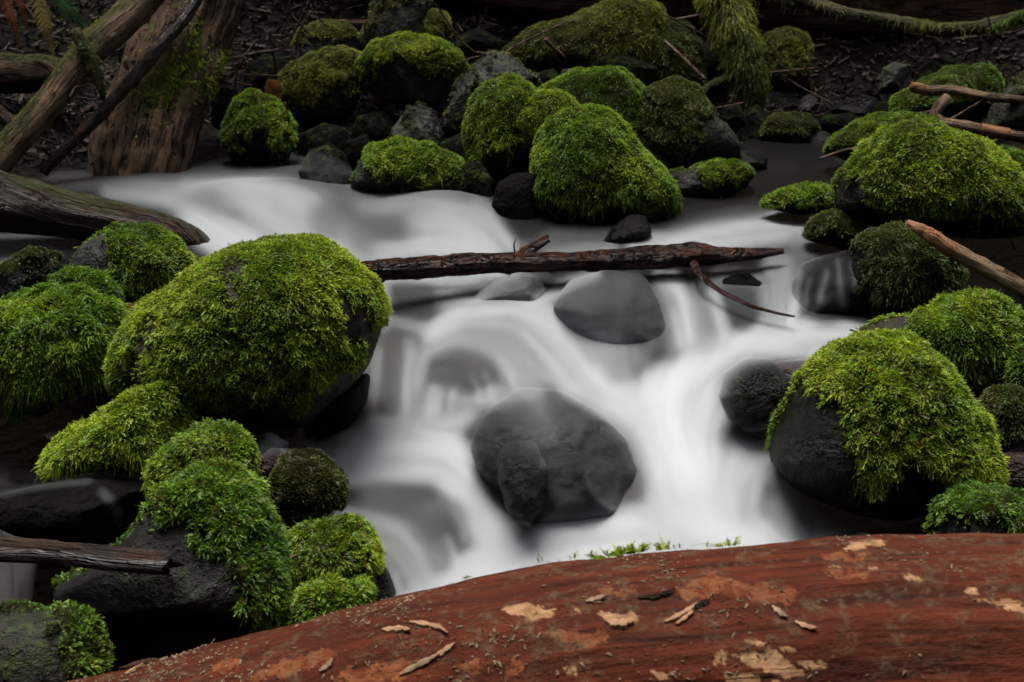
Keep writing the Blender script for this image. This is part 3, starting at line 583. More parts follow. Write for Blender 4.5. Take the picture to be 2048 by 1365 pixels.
rock(NB, [(75, 1210), (120, 1165), (210, 1120), (262, 1060), (330, 985), (400, 940), (460, 930), (510, 975), (545, 1045), (590, 1130), (602, 1200), (565, 1262), (480, 1262), (400, 1262), (300, 1262), (190, 1255), (100, 1235)], 2.58, 'lower left boulder with bare glossy grey front and a green moss right flank', stone='wet', moss=[[(330, 930), (520, 920), (640, 1150), (620, 1280), (520, 1280), (480, 1200), (450, 1100), (390, 1040), (310, 1040), (290, 1010)]], pal='green', dens=30000, L=.024, amp=.05, facets=2, hang=.15, film=.5, thin=.8)
rock(NB, [(565, 1120), (600, 1070), (650, 1048), (722, 1044), (750, 1085), (762, 1145), (740, 1195), (660, 1200), (590, 1180)], 2.62, 'shaggy moss head right of the lower left boulder by the fall', stone='dark', up=-.45, pal='lime', dens=30000, L=.022, hang=.5)
rock(NB, [(585, 1225), (610, 1175), (670, 1155), (725, 1170), (738, 1225), (720, 1290), (620, 1300)], 2.5, 'small green moss pillow resting behind the left part of the red log', stone='dark', up=-.5, pal='green', dens=30000, L=.022, hang=.2)
rock(NR, [(735, 1180), (745, 1120), (775, 1140), (792, 1185), (770, 1230), (740, 1235)], 2.6, 'small black stone at the water edge right of the shaggy moss head', stone='dark', amp=.08)
rock(NB, [(535, 985), (545, 945), (575, 918), (620, 910), (660, 930), (688, 960), (680, 1005), (640, 1042), (590, 1050), (555, 1030)], 2.86, 'ball shaped stone in dark brown moss amid the lower falls', stone='dark', up=-.5, pal='dull', dens=30000, L=.013, style='short', brown=.45)
rock(NR, [(495, 965), (510, 920), (545, 897), (582, 900), (588, 925), (540, 960), (515, 985)], 2.92, 'smooth purple red stone left of the brown ball shaped one', stone='red', drape=True)
rock(NR, [(470, 920), (478, 880), (540, 868), (575, 885), (570, 930), (510, 950)], 3.0, 'wet slate stone under the thin spill', stone='wet', drape=True)
rock(NB, [(-60, 1300), (-30, 1235), (60, 1222), (130, 1225), (180, 1250), (212, 1320), (215, 1400), (100, 1450), (-50, 1440)], 2.25, 'dull grey stone with flecks of moss in the bottom left corner', stone='olive', moss=[[(90, 1205), (190, 1205), (240, 1400), (150, 1400), (120, 1300), (140, 1270)]], pal='green', dens=11000, L=.014, style='short', film=1.)
rock(NR, [(80, 870), (110, 862), (140, 866), (150, 880), (100, 888)], 3.1, 'tiny brown stone tip in the dark pool at the left', stone='brown')
rock(NR, [(1440, 640), (1445, 560), (1490, 540), (1530, 570), (1530, 650), (1480, 680)], 3.66, 'black stone behind the fall under the end of the branch', stone='sunk_shade', facets=2, sink=.17, D=.5)

# near-black stones added so the gaps of the pile read as unlit
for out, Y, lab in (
    ([(585, 335), (598, 272), (648, 252), (702, 260), (725, 300), (700, 340)], 5.3, 'shade-black filler stone in the hollow under the bare bellied boulder'),
    ([(878, 335), (882, 288), (926, 268), (962, 290), (958, 340), (910, 350)], 4.95, 'shade-black filler stone in the gap between the low cushion and the tall hump'),
    ([(1468, 305), (1478, 235), (1515, 212), (1548, 248), (1535, 305), (1500, 318)], 5.7, 'shade-dark filler block at the back pool below the moss hung stump'),
    ([(488, 190), (498, 132), (556, 112), (602, 148), (595, 195), (540, 205)], 5.85, 'shade-dark filler stone behind the crooked pale root'),
    ([(902, 122), (912, 74), (958, 58), (1004, 85), (1004, 128), (950, 135)], 6.15, 'shade-dark filler stone left of the low end of the draped slab'),
    ([(1395, 150), (1400, 95), (1440, 80), (1462, 120), (1455, 170), (1420, 180)], 6.1, 'shade-dark filler stone between the dull mound and the stump'),
    ([(1060, 200), (1070, 150), (1105, 140), (1130, 165), (1125, 205), (1090, 212)], 5.7, 'shade-black filler stone under the middle of the draped slab'),
    ([(1180, 150), (1190, 115), (1260, 105), (1310, 130), (1305, 180), (1230, 182)], 5.8, 'shade-black filler stone in the deep shade of the draped slab'),
    ([(1630, 262), (1645, 235), (1700, 228), (1735, 245), (1730, 270), (1680, 278)], 5.75, 'flat shade-black stone beyond the back pool'),
    ([(1725, 232), (1745, 205), (1790, 205), (1800, 232), (1770, 245)], 5.7, 'shade-black cobble left of the low mossy hump'),
    ([(1830, 165), (1850, 125), (1900, 118), (1925, 150), (1880, 168)], 6.0, 'shade-dark round stone beneath the drooping branch'),
    ([(1440, 250), (1452, 215), (1480, 210), (1490, 250), (1465, 268)], 5.6, 'shade-black filler cobble at the foot of the mossy root'),
    ([(700, 285), (715, 235), (765, 225), (800, 262), (790, 300), (740, 305)], 5.45, 'shade-black filler boulder behind the pointed bare grey stone'),
    ([(950, 330), (955, 285), (990, 275), (1015, 300), (1005, 340)], 4.98, 'shade-black filler stone wedged behind the left twin hump')):
    rock(NR, out, Y, lab, stone='sunk_shade', facets=3, film=.5)

# ---------------------------------------------------------------- the stream: a fine sheet that runs over the stones, more or less full of air
S = 3.0; IW, IH = 700, 470                       # tracing raster, 3 picture pixels to the cell
gxx, gyy = np.meshgrid((np.arange(IW) + .5) * S, (np.arange(IH) + .5) * S)
num = np.zeros((IH, IW)); den = np.full((IH, IW), .10); flowx = np.zeros((IH, IW)); flowy = np.full((IH, IW), .02); extra = np.zeros((IH, IW))
def stroke(pts, w0, w1, d0, d1, strength=1., add=False):
    """a current: polyline, half width and air content at both ends"""
    global num, den, flowx, flowy, extra
    pts = smooth_path([(*p, 0) for p in pts], max(8, 5 * len(pts)))[:, :2]
    best = np.full((IH, IW), 1e9); dens = np.zeros((IH, IW)); fx = np.zeros((IH, IW)); fy = np.zeros((IH, IW)); n = len(pts) - 1
    for i in range(n):
        a, b = pts[i], pts[i + 1]; ab = b - a; l2 = ab @ ab + 1e-9
        t = np.clip(((gxx - a[0]) * ab[0] + (gyy - a[1]) * ab[1]) / l2, 0, 1)
        d2 = (gxx - a[0] - t * ab[0]) ** 2 + (gyy - a[1] - t * ab[1]) ** 2
        g = (i + t) / n; wd = w0 + (w1 - w0) * g; q = d2 / wd ** 2
        m = q < best; best = np.where(m, q, best); dens = np.where(m, d0 + (d1 - d0) * g, dens)
        l = math.sqrt(l2); fx = np.where(m, ab[0] / l, fx); fy = np.where(m, ab[1] / l, fy)
    wgt = np.exp(-best)
    if add: extra = extra + wgt * dens
    else: num = num + strength * wgt * dens; den = den + strength * wgt
    if d0 + d1 > .2 or add: flowx += fx * wgt ** .5; flowy += fy * wgt ** .5
def spot(px, py, rx, ry, v, rot=0., strength=2.):
    """a place with its own air content: thin water where what lies under it shows"""
    global num, den
    c, s_ = math.cos(math.radians(rot)), math.sin(math.radians(rot))
    dx, dy = gxx - px, gyy - py; u = (dx * c + dy * s_) / rx; v_ = (-dx * s_ + dy * c) / ry
    q = strength * np.exp(-(u * u + v_ * v_) ** 1.5); num = num + q * v; den = den + q
# --- upper left fan
stroke([(110, 366), (200, 362), (330, 372), (450, 378)], 12, 18, .12, .32)
stroke([(220, 380), (340, 392), (440, 430)], 14, 22, .34, .48)
stroke([(380, 372), (480, 368), (560, 392), (630, 440), (680, 490)], 20, 40, .46, .56)
stroke([(470, 400), (540, 430), (590, 480), (640, 520)], 28, 34, .50, .58)
stroke([(396, 440), (440, 470), (500, 505)], 26, 30, .62, .68)
stroke([(470, 330), (560, 325), (620, 330)], 16, 18, .07, .06)
stroke([(560, 345), (650, 352), (720, 395), (760, 450)], 18, 26, .16, .20)
stroke([(440, 262), (470, 255)], 10, 10, .22, .1); stroke([(430, 300), (520, 305)], 18, 18, .02, .04)
spot(432, 408, 52, 22, .17, 12); spot(655, 442, 34, 36, .16, -40); spot(720, 470, 26, 40, .18, -30); spot(250, 345, 80, 10, .04); spot(430, 348, 110, 12, .10, -3)
stroke([(690, 385), (700, 372), (715, 365)], 10, 12, .14, .2)
# --- second fan below the low green cushion
stroke([(740, 420), (810, 392), (890, 402), (950, 432), (995, 480), (1020, 530)], 22, 28, .36, .5)
stroke([(760, 400), (850, 385), (930, 398)], 10, 10, .2, .14)
stroke([(830, 460), (900, 455), (960, 490), (990, 530)], 24, 34, .5, .6)
stroke([(700, 520), (780, 500), (850, 492), (960, 500)], 18, 22, .48, .60)
spot(775, 455, 52, 24, .18, 10); spot(1030, 430, 22, 40, .03, -20); spot(1060, 455, 26, 22, .04)
stroke([(1040, 500), (1090, 482), (1150, 470), (1210, 476)], 14, 14, .16, .12)
stroke([(1060, 430), (1180, 450), (1260, 420)], 18, 14, .02, .02); stroke([(1100, 505), (1220, 498)], 12, 12, .26, .34)
# --- right hand upper sheet and dark pool
stroke([(1680, 425), (1600, 432), (1520, 446), (1420, 462), (1340, 482), (1280, 500)], 14, 18, .50, .50)
stroke([(1650, 455), (1560, 466), (1460, 480), (1360, 496)], 16, 14, .45, .55)
stroke([(1520, 425), (1430, 432), (1350, 450)], 12, 12, .14, .10)
stroke([(1640, 340), (1520, 360), (1420, 400), (1330, 440)], 30, 20, .01, .02, 1.5)
stroke([(1600, 405), (1500, 412)], 10, 10, .05, .04)
stroke([(1600, 480), (1620, 500), (1600, 520)], 18, 20, .26, .20)
# --- under the branch
stroke([(760, 558), (850, 556), (950, 556)], 10, 10, .52, .56)
stroke([(880, 600), (960, 600), (1000, 560)], 14, 12, .40, .45)
spot(820, 600, 48, 32, .13, 12); spot(770, 610, 12, 40, .50)
spot(1015, 578, 66, 26, .13, -8); stroke([(1080, 600), (1130, 575), (1190, 552)], 12, 9, .50, .50)
# the dome in the middle
stroke([(870, 665), (930, 622), (1025, 608), (1110, 645), (1165, 700), (1200, 755), (1240, 790)], 18, 24, .64, .80)
stroke([(950, 640), (1040, 640), (1100, 700), (1150, 770)], 22, 28, .5, .66)
stroke([(832, 770), (850, 705), (915, 682), (990, 705), (1035, 755), (1075, 785)], 12, 16, .40, .46)
stroke([(960, 670), (1020, 690), (1080, 745)], 14, 18, .36, .48)
spot(920, 732, 58, 34, .10, -6); stroke([(900, 800), (950, 810), (1000, 790)], 16, 16, .32, .40)
stroke([(820, 690), (818, 770), (822, 850)], 12, 20, .30, .46)
stroke([(865, 780), (860, 840)], 12, 16, .36, .52)
stroke([(785, 670), (790, 740), (788, 800)], 16, 16, .13, .16); stroke([(750, 690), (745, 780)], 10, 14, .22, .20); stroke([(725, 720), (715, 800), (720, 850)], 10, 14, .10, .16)
stroke([(780, 640), (850, 655)], 10, 10, .30, .34)
# the grey boulder below the branch
spot(1225, 612, 84, 46, .16, 8, 3); spot(1285, 665, 44, 30, .17, 20, 2); spot(1215, 700, 60, 34, .32, 20); spot(1160, 660, 30, 26, .3); spot(1235, 750, 24, 16, .34)
stroke([(1130, 640), (1160, 680), (1180, 720)], 12, 14, .36, .42)
stroke([(1318, 555), (1335, 610), (1355, 690)], 9, 14, .34, .40); stroke([(1345, 560), (1372, 610), (1385, 690)], 10, 18, .56, .52); stroke([(1395, 575), (1405, 640), (1408, 690)], 10, 14, .28, .36)
stroke([(1425, 590), (1440, 640), (1448, 690)], 10, 14, .50, .46)
spot(1480, 605, 24, 46, .11, -10); stroke([(1440, 560), (1500, 565), (1530, 560)], 14, 12, .22, .25)
stroke([(1560, 535), (1550, 590), (1560, 650)], 22, 28, .34, .46)
stroke([(1625, 520), (1640, 580), (1650, 630)], 24, 24, .08, .05); stroke([(1690, 520), (1710, 570), (1720, 620)], 26, 20, .03, .02)
# --- the bright chute
stroke([(1730, 668), (1620, 662), (1520, 676), (1430, 712), (1370, 752), (1320, 790)], 12, 30, .70, .92)
stroke([(1640, 698), (1560, 700), (1470, 730), (1420, 800), (1390, 880), (1400, 960)], 14, 40, .58, .84)
stroke([(1230, 800), (1300, 830), (1350, 900), (1380, 980), (1400, 1050)], 24, 48, .80, .92)
stroke([(1330, 790), (1340, 850), (1350, 910)], 34, 38, .94, .94)
stroke([(1595, 835), (1540, 858), (1480, 900), (1450, 960)], 9, 24, .48, .66)
stroke([(1540, 900), (1500, 950), (1480, 1010)], 16, 26, .44, .62)
stroke([(1575, 790), (1590, 800), (1580, 820)], 7, 8, .16, .34); stroke([(1560, 760), (1640, 765)], 16, 12, .05, .05, 2)
spot(1512, 776, 56, 50, .0, 0, 6); spot(1600, 745, 46, 20, .06, 6, 5)
stroke([(1600, 700), (1650, 710)], 8, 8, .50, .45)
# --- the boulder in midstream
spot(1060, 840, 90, 44, .11, -6, 5); spot(1160, 900, 100, 60, .11, 20, 5); spot(1000, 890, 46, 50, .04, 0, 5); spot(1050, 970, 44, 60, .03, 0, 5); spot(1200, 960, 70, 40, .10, 8, 5)
stroke([(1065, 800), (1100, 870), (1125, 940), (1150, 1000)], 20, 30, .32, .22, 4)
stroke([(975, 805), (1010, 800), (1060, 790)], 14, 12, .46, .38, 3)
stroke([(1140, 785), (1210, 820), (1270, 880), (1310, 960), (1320, 1020)], 16, 22, .66, .72)
# --- left of it
stroke([(740, 860), (820, 862), (900, 850), (940, 830)], 18, 18, .52, .62)
stroke([(700, 905), (790, 895), (880, 890), (920, 910)], 26, 24, .68, .80)
stroke([(690, 940), (790, 935), (890, 930), (930, 970), (975, 1030), (1030, 1075)], 20, 26, .62, .80)
stroke([(900, 960), (950, 1020), (985, 1070)], 20, 26, .66, .74)
stroke([(380, 858), (470, 848), (560, 858), (620, 890), (670, 925), (720, 950)], 5, 16, .16, .50)
stroke([(560, 870), (620, 905), (660, 940)], 7, 10, .30, .40); stroke([(640, 880), (690, 880)], 12, 14, .05, .20)
spot(830, 1010, 84, 26, .14, 8, 3); spot(875, 1055, 44, 40, .15, 40, 3); spot(760, 995, 30, 20, .24)
stroke([(690, 1030), (760, 1042), (815, 1070), (850, 1120), (865, 1180)], 13, 18, .46, .50)
stroke([(740, 1075), (790, 1095), (830, 1150), (845, 1200)], 11, 14, .36, .42); stroke([(670, 1045), (720, 1062), (770, 1110), (800, 1170)], 9, 12, .30, .26)
spot(880, 1115, 26, 34, .26, 30)
stroke([(548, 960), (560, 1030), (585, 1060)], 10, 12, .17, .22); stroke([(480, 918), (520, 905), (560, 880)], 8, 8, .12, .2); stroke([(590, 1060), (650, 1050)], 14, 12, .16, .12)
# --- bottom pool
stroke([(820, 1215), (900, 1160), (1000, 1110), (1100, 1075), (1220, 1055)], 20, 34, .70, .84)
stroke([(900, 1210), (1050, 1150), (1250, 1110)], 34, 34, .80, .78)
stroke([(1240, 1040), (1340, 1045), (1440, 1060), (1560, 1100)], 24, 34, .84, .84)
stroke([(1100, 1190), (1300, 1160), (1500, 1130), (1640, 1110)], 40, 30, .78, .66)
spot(1300, 1085, 90, 22, .66); spot(1420, 1010, 50, 26, .74)
stroke([(1575, 950), (1612, 975), (1640, 1010)], 22, 28, .46, .50); stroke([(1560, 1020), (1570, 1080)], 22, 22, .44, .50); spot(1608, 1062, 22, 30, .20); stroke([(1650, 1010), (1680, 1060)], 22, 22, .36, .44)
stroke([(1880, 1012), (1800, 1036), (1740, 1062), (1680, 1085)], 5, 10, .10, .32, 2); stroke([(1690, 1095), (1760, 1080), (1850, 1090), (1900, 1095)], 12, 10, .22, .04)
stroke([(1780, 1080), (1840, 1060), (1900, 1050)], 16, 16, .02, .0, 2); spot(1560, 880, 16, 30, .34)
# --- far left and lower left
stroke([(-20, 495), (60, 482), (150, 472)], 14, 10, .16, .10); stroke([(-20, 545), (60, 512), (130, 492)], 9, 8, .22, .14); stroke([(120, 488), (250, 468)], 16, 10, .035, .03, 2)
stroke([(-20, 838), (50, 842), (110, 864), (160, 856), (240, 822)], 6, 6, .07, .05); stroke([(0, 900), (150, 900), (300, 860)], 34, 20, .0, .0)
stroke([(-20, 1165), (80, 1158), (180, 1128), (240, 1105)], 14, 10, .02, .03); stroke([(-20, 1200), (100, 1190)], 14, 10, .01, .01)
stroke([(205, 985), (230, 1010), (245, 1050)], 5, 6, .12, .10); stroke([(0, 1010), (60, 1010), (150, 1040)], 20, 20, .015, .02); stroke([(-20, 990), (60, 975), (180, 962)], 3, 3, .10, .14); stroke([(2060, 745), (1980, 765), (1920, 775)], 4, 4, .03, .12)
# bright threads
for a in ([(868, 775), (862, 800), (860, 830)], [(884, 770), (878, 800), (876, 820)], [(915, 770), (905, 790), (900, 815)], [(945, 755), (955, 775), (960, 800)], [(968, 745), (982, 775), (985, 800)], [(1000, 715), (1020, 745), (1030, 775)],
          [(905, 1020), (922, 1050), (930, 1080)], [(893, 1072), (906, 1100), (912, 1130)], [(1655, 545), (1645, 575), (1640, 600)], [(1620, 560), (1612, 585), (1610, 610)], [(1702, 525), (1706, 545), (1715, 575)], [(1590, 590), (1585, 620), (1583, 650)],
          [(790, 1150), (800, 1190), (806, 1215)], [(1362, 590), (1374, 640), (1380, 680)], [(1345, 620), (1352, 650), (1360, 690)], [(1428, 600), (1438, 640), (1446, 680)], [(540, 872), (560, 890), (575, 915)], [(1600, 545), (1596, 590), (1594, 620)], [(1675, 520), (1680, 560), (1684, 610)], [(820, 700), (812, 760), (812, 820)], [(760, 700), (752, 760), (748, 820)]):
    stroke(a, 4, 6, .18, .22, add=True)
foam = num / den + extra
# streaks: noise smeared along the current
def bil(A, x, y):
    xi = np.clip(x.astype(int), 0, IW - 2); yi = np.clip(y.astype(int), 0, IH - 2); fx = np.clip(x - xi, 0, 1); fy = np.clip(y - yi, 0, 1)
    return (A[yi, xi] * (1 - fx) + A[yi, xi + 1] * fx) * (1 - fy) + (A[yi + 1, xi] * (1 - fx) + A[yi + 1, xi + 1] * fx) * fy
def blur(A, n):
    for _ in range(n):
        B = np.pad(A, 1, mode='edge'); A = (B[:-2, 1:-1] + B[2:, 1:-1] + B[1:-1, :-2] + B[1:-1, 2:] + 2 * A) / 6
    return A
flowx, flowy = blur(flowx, 10), blur(flowy, 10); fl = np.hypot(flowx, flowy) + 1e-6; flowx /= fl; flowy /= fl
def lic(n0, steps):
    acc = n0.copy(); jx, jy = np.meshgrid(np.arange(IW) * 1., np.arange(IH) * 1.)
    for sg in (1, -1):
        x, y = jx.copy(), jy.copy()
        for _ in range(steps):
            vx, vy = bil(flowx, x, y), bil(flowy, x, y); x = np.clip(x + sg * vx, 0, IW - 1.01); y = np.clip(y + sg * vy, 0, IH - 1.01); acc = acc + bil(n0, x, y)
    acc = acc / (2 * steps + 1); return (acc - acc.mean()) / acc.std()
rs = np.random.default_rng(5)
l1 = lic(blur(rs.normal(size=(IH, IW)), 3), 26); l2 = lic(blur(rs.normal(size=(IH, IW)), 14), 30)
l3 = lic(blur(rs.normal(size=(IH, IW)), 60), 40)
STREAK = .5 * l1 + .7 * l2 + .8 * l3
FOAM = np.clip(blur(foam, 9) * (1 + .10 * STREAK * (1.25 - foam)) * sstep(-.22, .45, foam) ** .6, 0, .96)

DX = .0075
wx = np.arange(-2.3, 2.4, DX); wy = np.arange(2.05, 6.05, DX); nx, ny = len(wx), len(wy)
WX, WY = np.meshgrid(wx, wy); WZ = zprof(WY)
bumps = [(1000, 640, .16, .10, .035), (560, 395, .22, .12, .06), (880, 420, .2, .12, .055), (300, 370, .25, .1, .03), (1300, 800, .25, .15, .02), (1450, 470, .3, .1, .02), (800, 920, .25, .10, .025), (1400, 980, .25, .12, .03),
         (1615, 985, .09, .07, .05), (1225, 610, .13, .10, .02), (900, 1030, .12, .08, .03), (640, 350, .2, .12, .02), (430, 400, .14, .1, .03)]
for px, py, sx, sy, am in bumps:
    c = at(px, py, Yg(py)); WZ = WZ + am * np.exp(-((WX - c[0]) / sx) ** 2 - ((WY - c[1]) / sy) ** 2)
base = WZ.copy()
V = np.stack([WX.ravel(), WY.ravel(), WZ.ravel()], 1)
px, py, _ = proj(V)
fo = bil(FOAM, px / S - .5, py / S - .5); st = bil(STREAK, px / S - .5, py / S - .5)
inside = (px > 0) & (px < 2048) & (py < 1365)
fo = np.where((px < -30) | (px > 2078), fo * .6, fo)
V[:, 2] += .0008 * st
# where there is water at all: the stream bed's margin, and no dry stone
bx = np.array([-400, 0, 350, 440, 480, 600, 700, 950, 1300, 1480, 1520, 1700, 2500]); by = np.array([345, 345, 335, 235, 235, 300, 340, 370, 320, 285, 265, 285, 300])
wet = py > np.interp(px, bx, by)
F = gridF(nx, ny); F = F[wet[F].all(1)]
used = np.unique(F); re = np.full(len(V), -1); re[used] = np.arange(len(used))
PV, PF, PFO, PCO = [V[used]], [re[F]], [fo[used]], [np.ones(len(used))]; off = len(used)
# the film of water that runs over the stones standing in the stream
for RV, RF in DRAPE:
    N = vnormals(RV, RF); q = RV + N * (.002 + .001 * fbm(RV, 8, 2, 3))[:, None]
    x, y, _ = proj(q); f = bil(FOAM, x / S - .5, y / S - .5); ok = f > .012
    FF = RF[ok[RF].any(1)]; u = np.unique(FF); r2 = np.full(len(q), -1); r2[u] = np.arange(len(u)) + off; off += len(u)
    PV.append(q[u]); PF.append(r2[FF]); PFO.append(f[u]); PCO.append(np.zeros(len(u)))
k = NT('stream_water')
fm = k.attr('foam')
co = k.n('TexCoord').outputs['Object']
mp = k.n('Mapping'); k.set(mp.inputs['Vector'], co); mp.inputs['Scale'].default_value = (5, 2.2, 2)
nb = k.bump(k.noise(mp.outputs[0], 2.2, 2, .5), 0.05, .05)
tr = k.n('BsdfTransparent'); k.set(tr.inputs[0], k.mix(k.attr('cover'), (1., 1., 1.), (.62, .58, .50)))
gl = k.n('BsdfGlossy'); gl.inputs['Roughness'].default_value = .3; k.set(gl.inputs[0], (1, 1, 1)); k.set(gl.inputs['Normal'], nb)
fr = k.n('Fresnel'); fr.inputs['IOR'].default_value = 1.33; k.set(fr.inputs['Normal'], nb)
cl = k.n('MixShader'); k.set(cl.inputs[0], k.math('MULTIPLY', k.math('MULTIPLY', fr.outputs[0], .16), k.attr('cover'))); k.set(cl.inputs[1], tr.outputs[0]); k.set(cl.inputs[2], gl.outputs[0])
ge = k.n('NewGeometry'); nm = k.n('VectorMath', operation='SCALE'); k.set(nm.inputs[0], ge.outputs['Normal']); nm.inputs['Scale'].default_value = .6
nu = k.n('VectorMath', operation='ADD'); k.set(nu.inputs[0], nm.outputs[0]); nu.inputs[1].default_value = (0, -.05, .4); nn = k.n('VectorMath', operation='NORMALIZE'); k.set(nn.inputs[0], nu.outputs[0])   # spray scatters light through its depth, not off a skin
df = k.n('BsdfDiffuse'); k.set(df.inputs[0], (.465, .495, .525)); k.set(df.inputs['Normal'], nn.outputs[0])
tl = k.n('BsdfTranslucent'); k.set(tl.inputs[0], (.465, .495, .525))
wh = k.n('MixShader'); wh.inputs[0].default_value = .15; k.set(wh.inputs[1], df.outputs[0]); k.set(wh.inputs[2], tl.outputs[0])
mx = k.n('MixShader'); k.set(mx.inputs[0], fm); k.set(mx.inputs[1], cl.outputs[0]); k.set(mx.inputs[2], wh.outputs[0])
WATER = k.done(mx.outputs[0])
tag(mesh('water', np.concatenate(PV), PF, WATER, None, None, {'foam': np.concatenate(PFO), 'cover': np.concatenate(PCO)}), kind='structure')

# ---------------------------------------------------------------- fallen wood
# the red log across the foreground
def red_log():
    path = [(-700, 1860, 2.0, 262), (-300, 1760, 2.0, 268), (0, 1690, 2.0, 280), (200, 1650, 2.0, 290), (420, 1605, 2.0, 298), (640, 1553, 2.0, 305), (820, 1506, 2.0, 310), (1000, 1472, 2.0, 314), (1200, 1441, 2.0, 318), (1480, 1420, 2.0, 322),
            (1750, 1403, 2.0, 325), (2050, 1400, 2.0, 326), (2400, 1400, 2.0, 326), (2800, 1400, 2.0, 326)]
    ns, nr = 900, 420
    V, Fs, uv = tube(P4(path), ns, nr, .012, .03, 4, ridgef=11)
    T = tri(Fs); N = vnormals(V, T)
    V = V + N * (.0022 * fbm(V * np.array([.35, 1, 1]), 60, 4, 2) + .004 * fbm(V * np.array([.3, 1, 1]), 18, 3, 8))[:, None]
    px, py, _ = proj(V); vis = (N @ FWD) < .2
    wx = 9 * vnoise(V * 60, 1) + 5 * vnoise(V * 190, 2); wy = 6 * vnoise(V * 60, 3) + 4 * vnoise(V * 190, 4)
    pale = np.zeros(len(V)); orange = np.zeros(len(V))
    for pl in ([(998, 1222), (1030, 1207), (1055, 1205), (1105, 1220), (1112, 1232), (1065, 1243), (1030, 1232)], [(1198, 1227), (1272, 1226), (1268, 1246), (1210, 1244)], [(1682, 1106), (1700, 1084), (1740, 1079), (1782, 1081), (1750, 1094), (1720, 1098)],
               [(1448, 1308), (1520, 1313), (1540, 1300), (1585, 1330), (1605, 1350), (1565, 1358), (1510, 1330)], [(1600, 1328), (1620, 1321), (1656, 1328), (1650, 1340), (1615, 1337)], [(1482, 1276), (1500, 1275), (1540, 1290), (1520, 1295)], [(1560, 1292), (1590, 1290), (1588, 1298), (1565, 1298)],
               [(1445, 1355), (1500, 1350), (1560, 1372), (1450, 1375)], [(1795, 1152), (1815, 1146), (1842, 1152), (1840, 1160), (1805, 1160)], [(1950, 1200), (1990, 1196), (2050, 1208), (2060, 1226), (2010, 1222), (1990, 1208)], [(1932, 1178), (1955, 1178), (1950, 1186)],
               [(1125, 1340), (1148, 1336), (1155, 1350), (1130, 1350)], [(1298, 1345), (1325, 1340), (1342, 1358), (1310, 1358)], [(1142, 1218), (1160, 1216), (1158, 1228)], [(1655, 1137), (1668, 1132), (1680, 1140)], [(1735, 1134), (1752, 1132), (1750, 1140)], [(1425, 1330), (1440, 1300), (1462, 1310), (1450, 1330)]):
        pale = np.maximum(pale, inpoly(px + wx, py + wy, pl) * 1.)
    for pl in ([(1070, 1262), (1130, 1258), (1220, 1268), (1215, 1290), (1175, 1292), (1110, 1275)], [(500, 1350), (560, 1322), (640, 1299), (668, 1303), (660, 1326), (600, 1342), (510, 1370)], [(680, 1345), (740, 1328), (840, 1320), (845, 1345), (760, 1365), (680, 1370)],
               [(1350, 1180), (1420, 1145), (1480, 1165), (1600, 1185), (1580, 1205), (1460, 1190), (1370, 1200)], [(920, 1325), (960, 1318), (970, 1345), (930, 1352)], [(1640, 1110), (1730, 1108), (1720, 1122), (1650, 1120)], [(1190, 1180), (1280, 1176), (1260, 1190), (1200, 1192)],
               [(1660, 1148), (1740, 1142), (1735, 1160), (1670, 1160)], [(1010, 1330), (1030, 1320), (1045, 1350), (1015, 1360)], [(420, 1330), (470, 1315), (480, 1330), (430, 1345)]):
        orange = np.maximum(orange, inpoly(px + wx * 1.4, py + wy * 1.4, pl) * 1.)
    pale *= vis; orange *= vis
    dirt = sstep(.05, .35, fbm(V, 30, 4, 31) + .5 * N[:, 2] - .28 + .25 * fbm(V, 5, 2, 6))
    k = NT('red_log_wood'); uvn = k.n('UVMap', uv_map='grain').outputs[0]
    mp = k.n('Mapping'); k.set(mp.inputs['Vector'], uvn); mp.inputs['Scale'].default_value = (3.2, 48, 1)
    mp2 = k.n('Mapping'); k.set(mp2.inputs['Vector'], uvn); mp2.inputs['Scale'].default_value = (14, 30, 1)
    co = k.n('TexCoord').outputs['Object']
    g = k.noise(mp.outputs[0], 1, 8, .62, .5); g2 = k.noise(mp2.outputs[0], 1.3, 7, .62, .3); n = k.noise(co, 5, 5); sp = k.noise(co, 150, 4, .7); sp2 = k.noise(co, 48, 5, .65)
    c = k.mix(k.ramp(g, [(.34, 0.), (.64, 1.)]), (.020, .0054, .0034), (.088, .0180, .0068))
    c = k.mix(k.ramp(n, [(.45, 0.), (.65, .8)]), c, (.046, .0110, .0058))
    c = k.mix(k.ramp(g2, [(.62, 0.), (.74, .6)]), c, (.115, .031, .011))
    c = k.mix(k.ramp(g2, [(.30, .8), (.42, 0.)]), c, (.030, .016, .012))
    c = k.mix(k.attr('orange'), c, k.mix(k.ramp(sp2, [(.4, 0.), (.6, 1.)]), (.095, .024, .009), (.165, .055, .022)))
    c = k.mix(k.attr('pale'), c, k.mix(k.ramp(g2, [(.4, 0.), (.6, 1.)]), (.23, .115, .055), (.31, .18, .095)))
    c = k.mix(k.math('MULTIPLY', k.attr('dirt'), k.ramp(sp2, [(.45, .0), (.62, .6)])), c, k.mix(k.ramp(sp, [(.4, 0.), (.62, 1.)]), (.038, .026, .015), (.12, .08, .045)))
    c = k.mix(k.ramp(sp, [(.66, 0.), (.72, .6)]), c, (.30, .20, .11))
    b = k.bump(k.math('ADD', k.math('ADD', g, g2), k.math('MULTIPLY', sp2, .8)), .7, .012)
    b = k.bump(sp, .5, .004, b)
    M = k.done(k.principled(c, k.ramp(n, [(.35, .65), (.7, .9)]), b, .08))
    base = np.array([.0, 2.0, V[:, 2].min()])
    root = thing('fallen_log', base, 'thick red barkless log lying across the bottom foreground with pale flaked patches', 'log')
    mesh('wood', V, Fs, M, root, base, {'pale': pale, 'orange': orange, 'dirt': dirt}, uv)
    return V, T, N, px, py, root, base
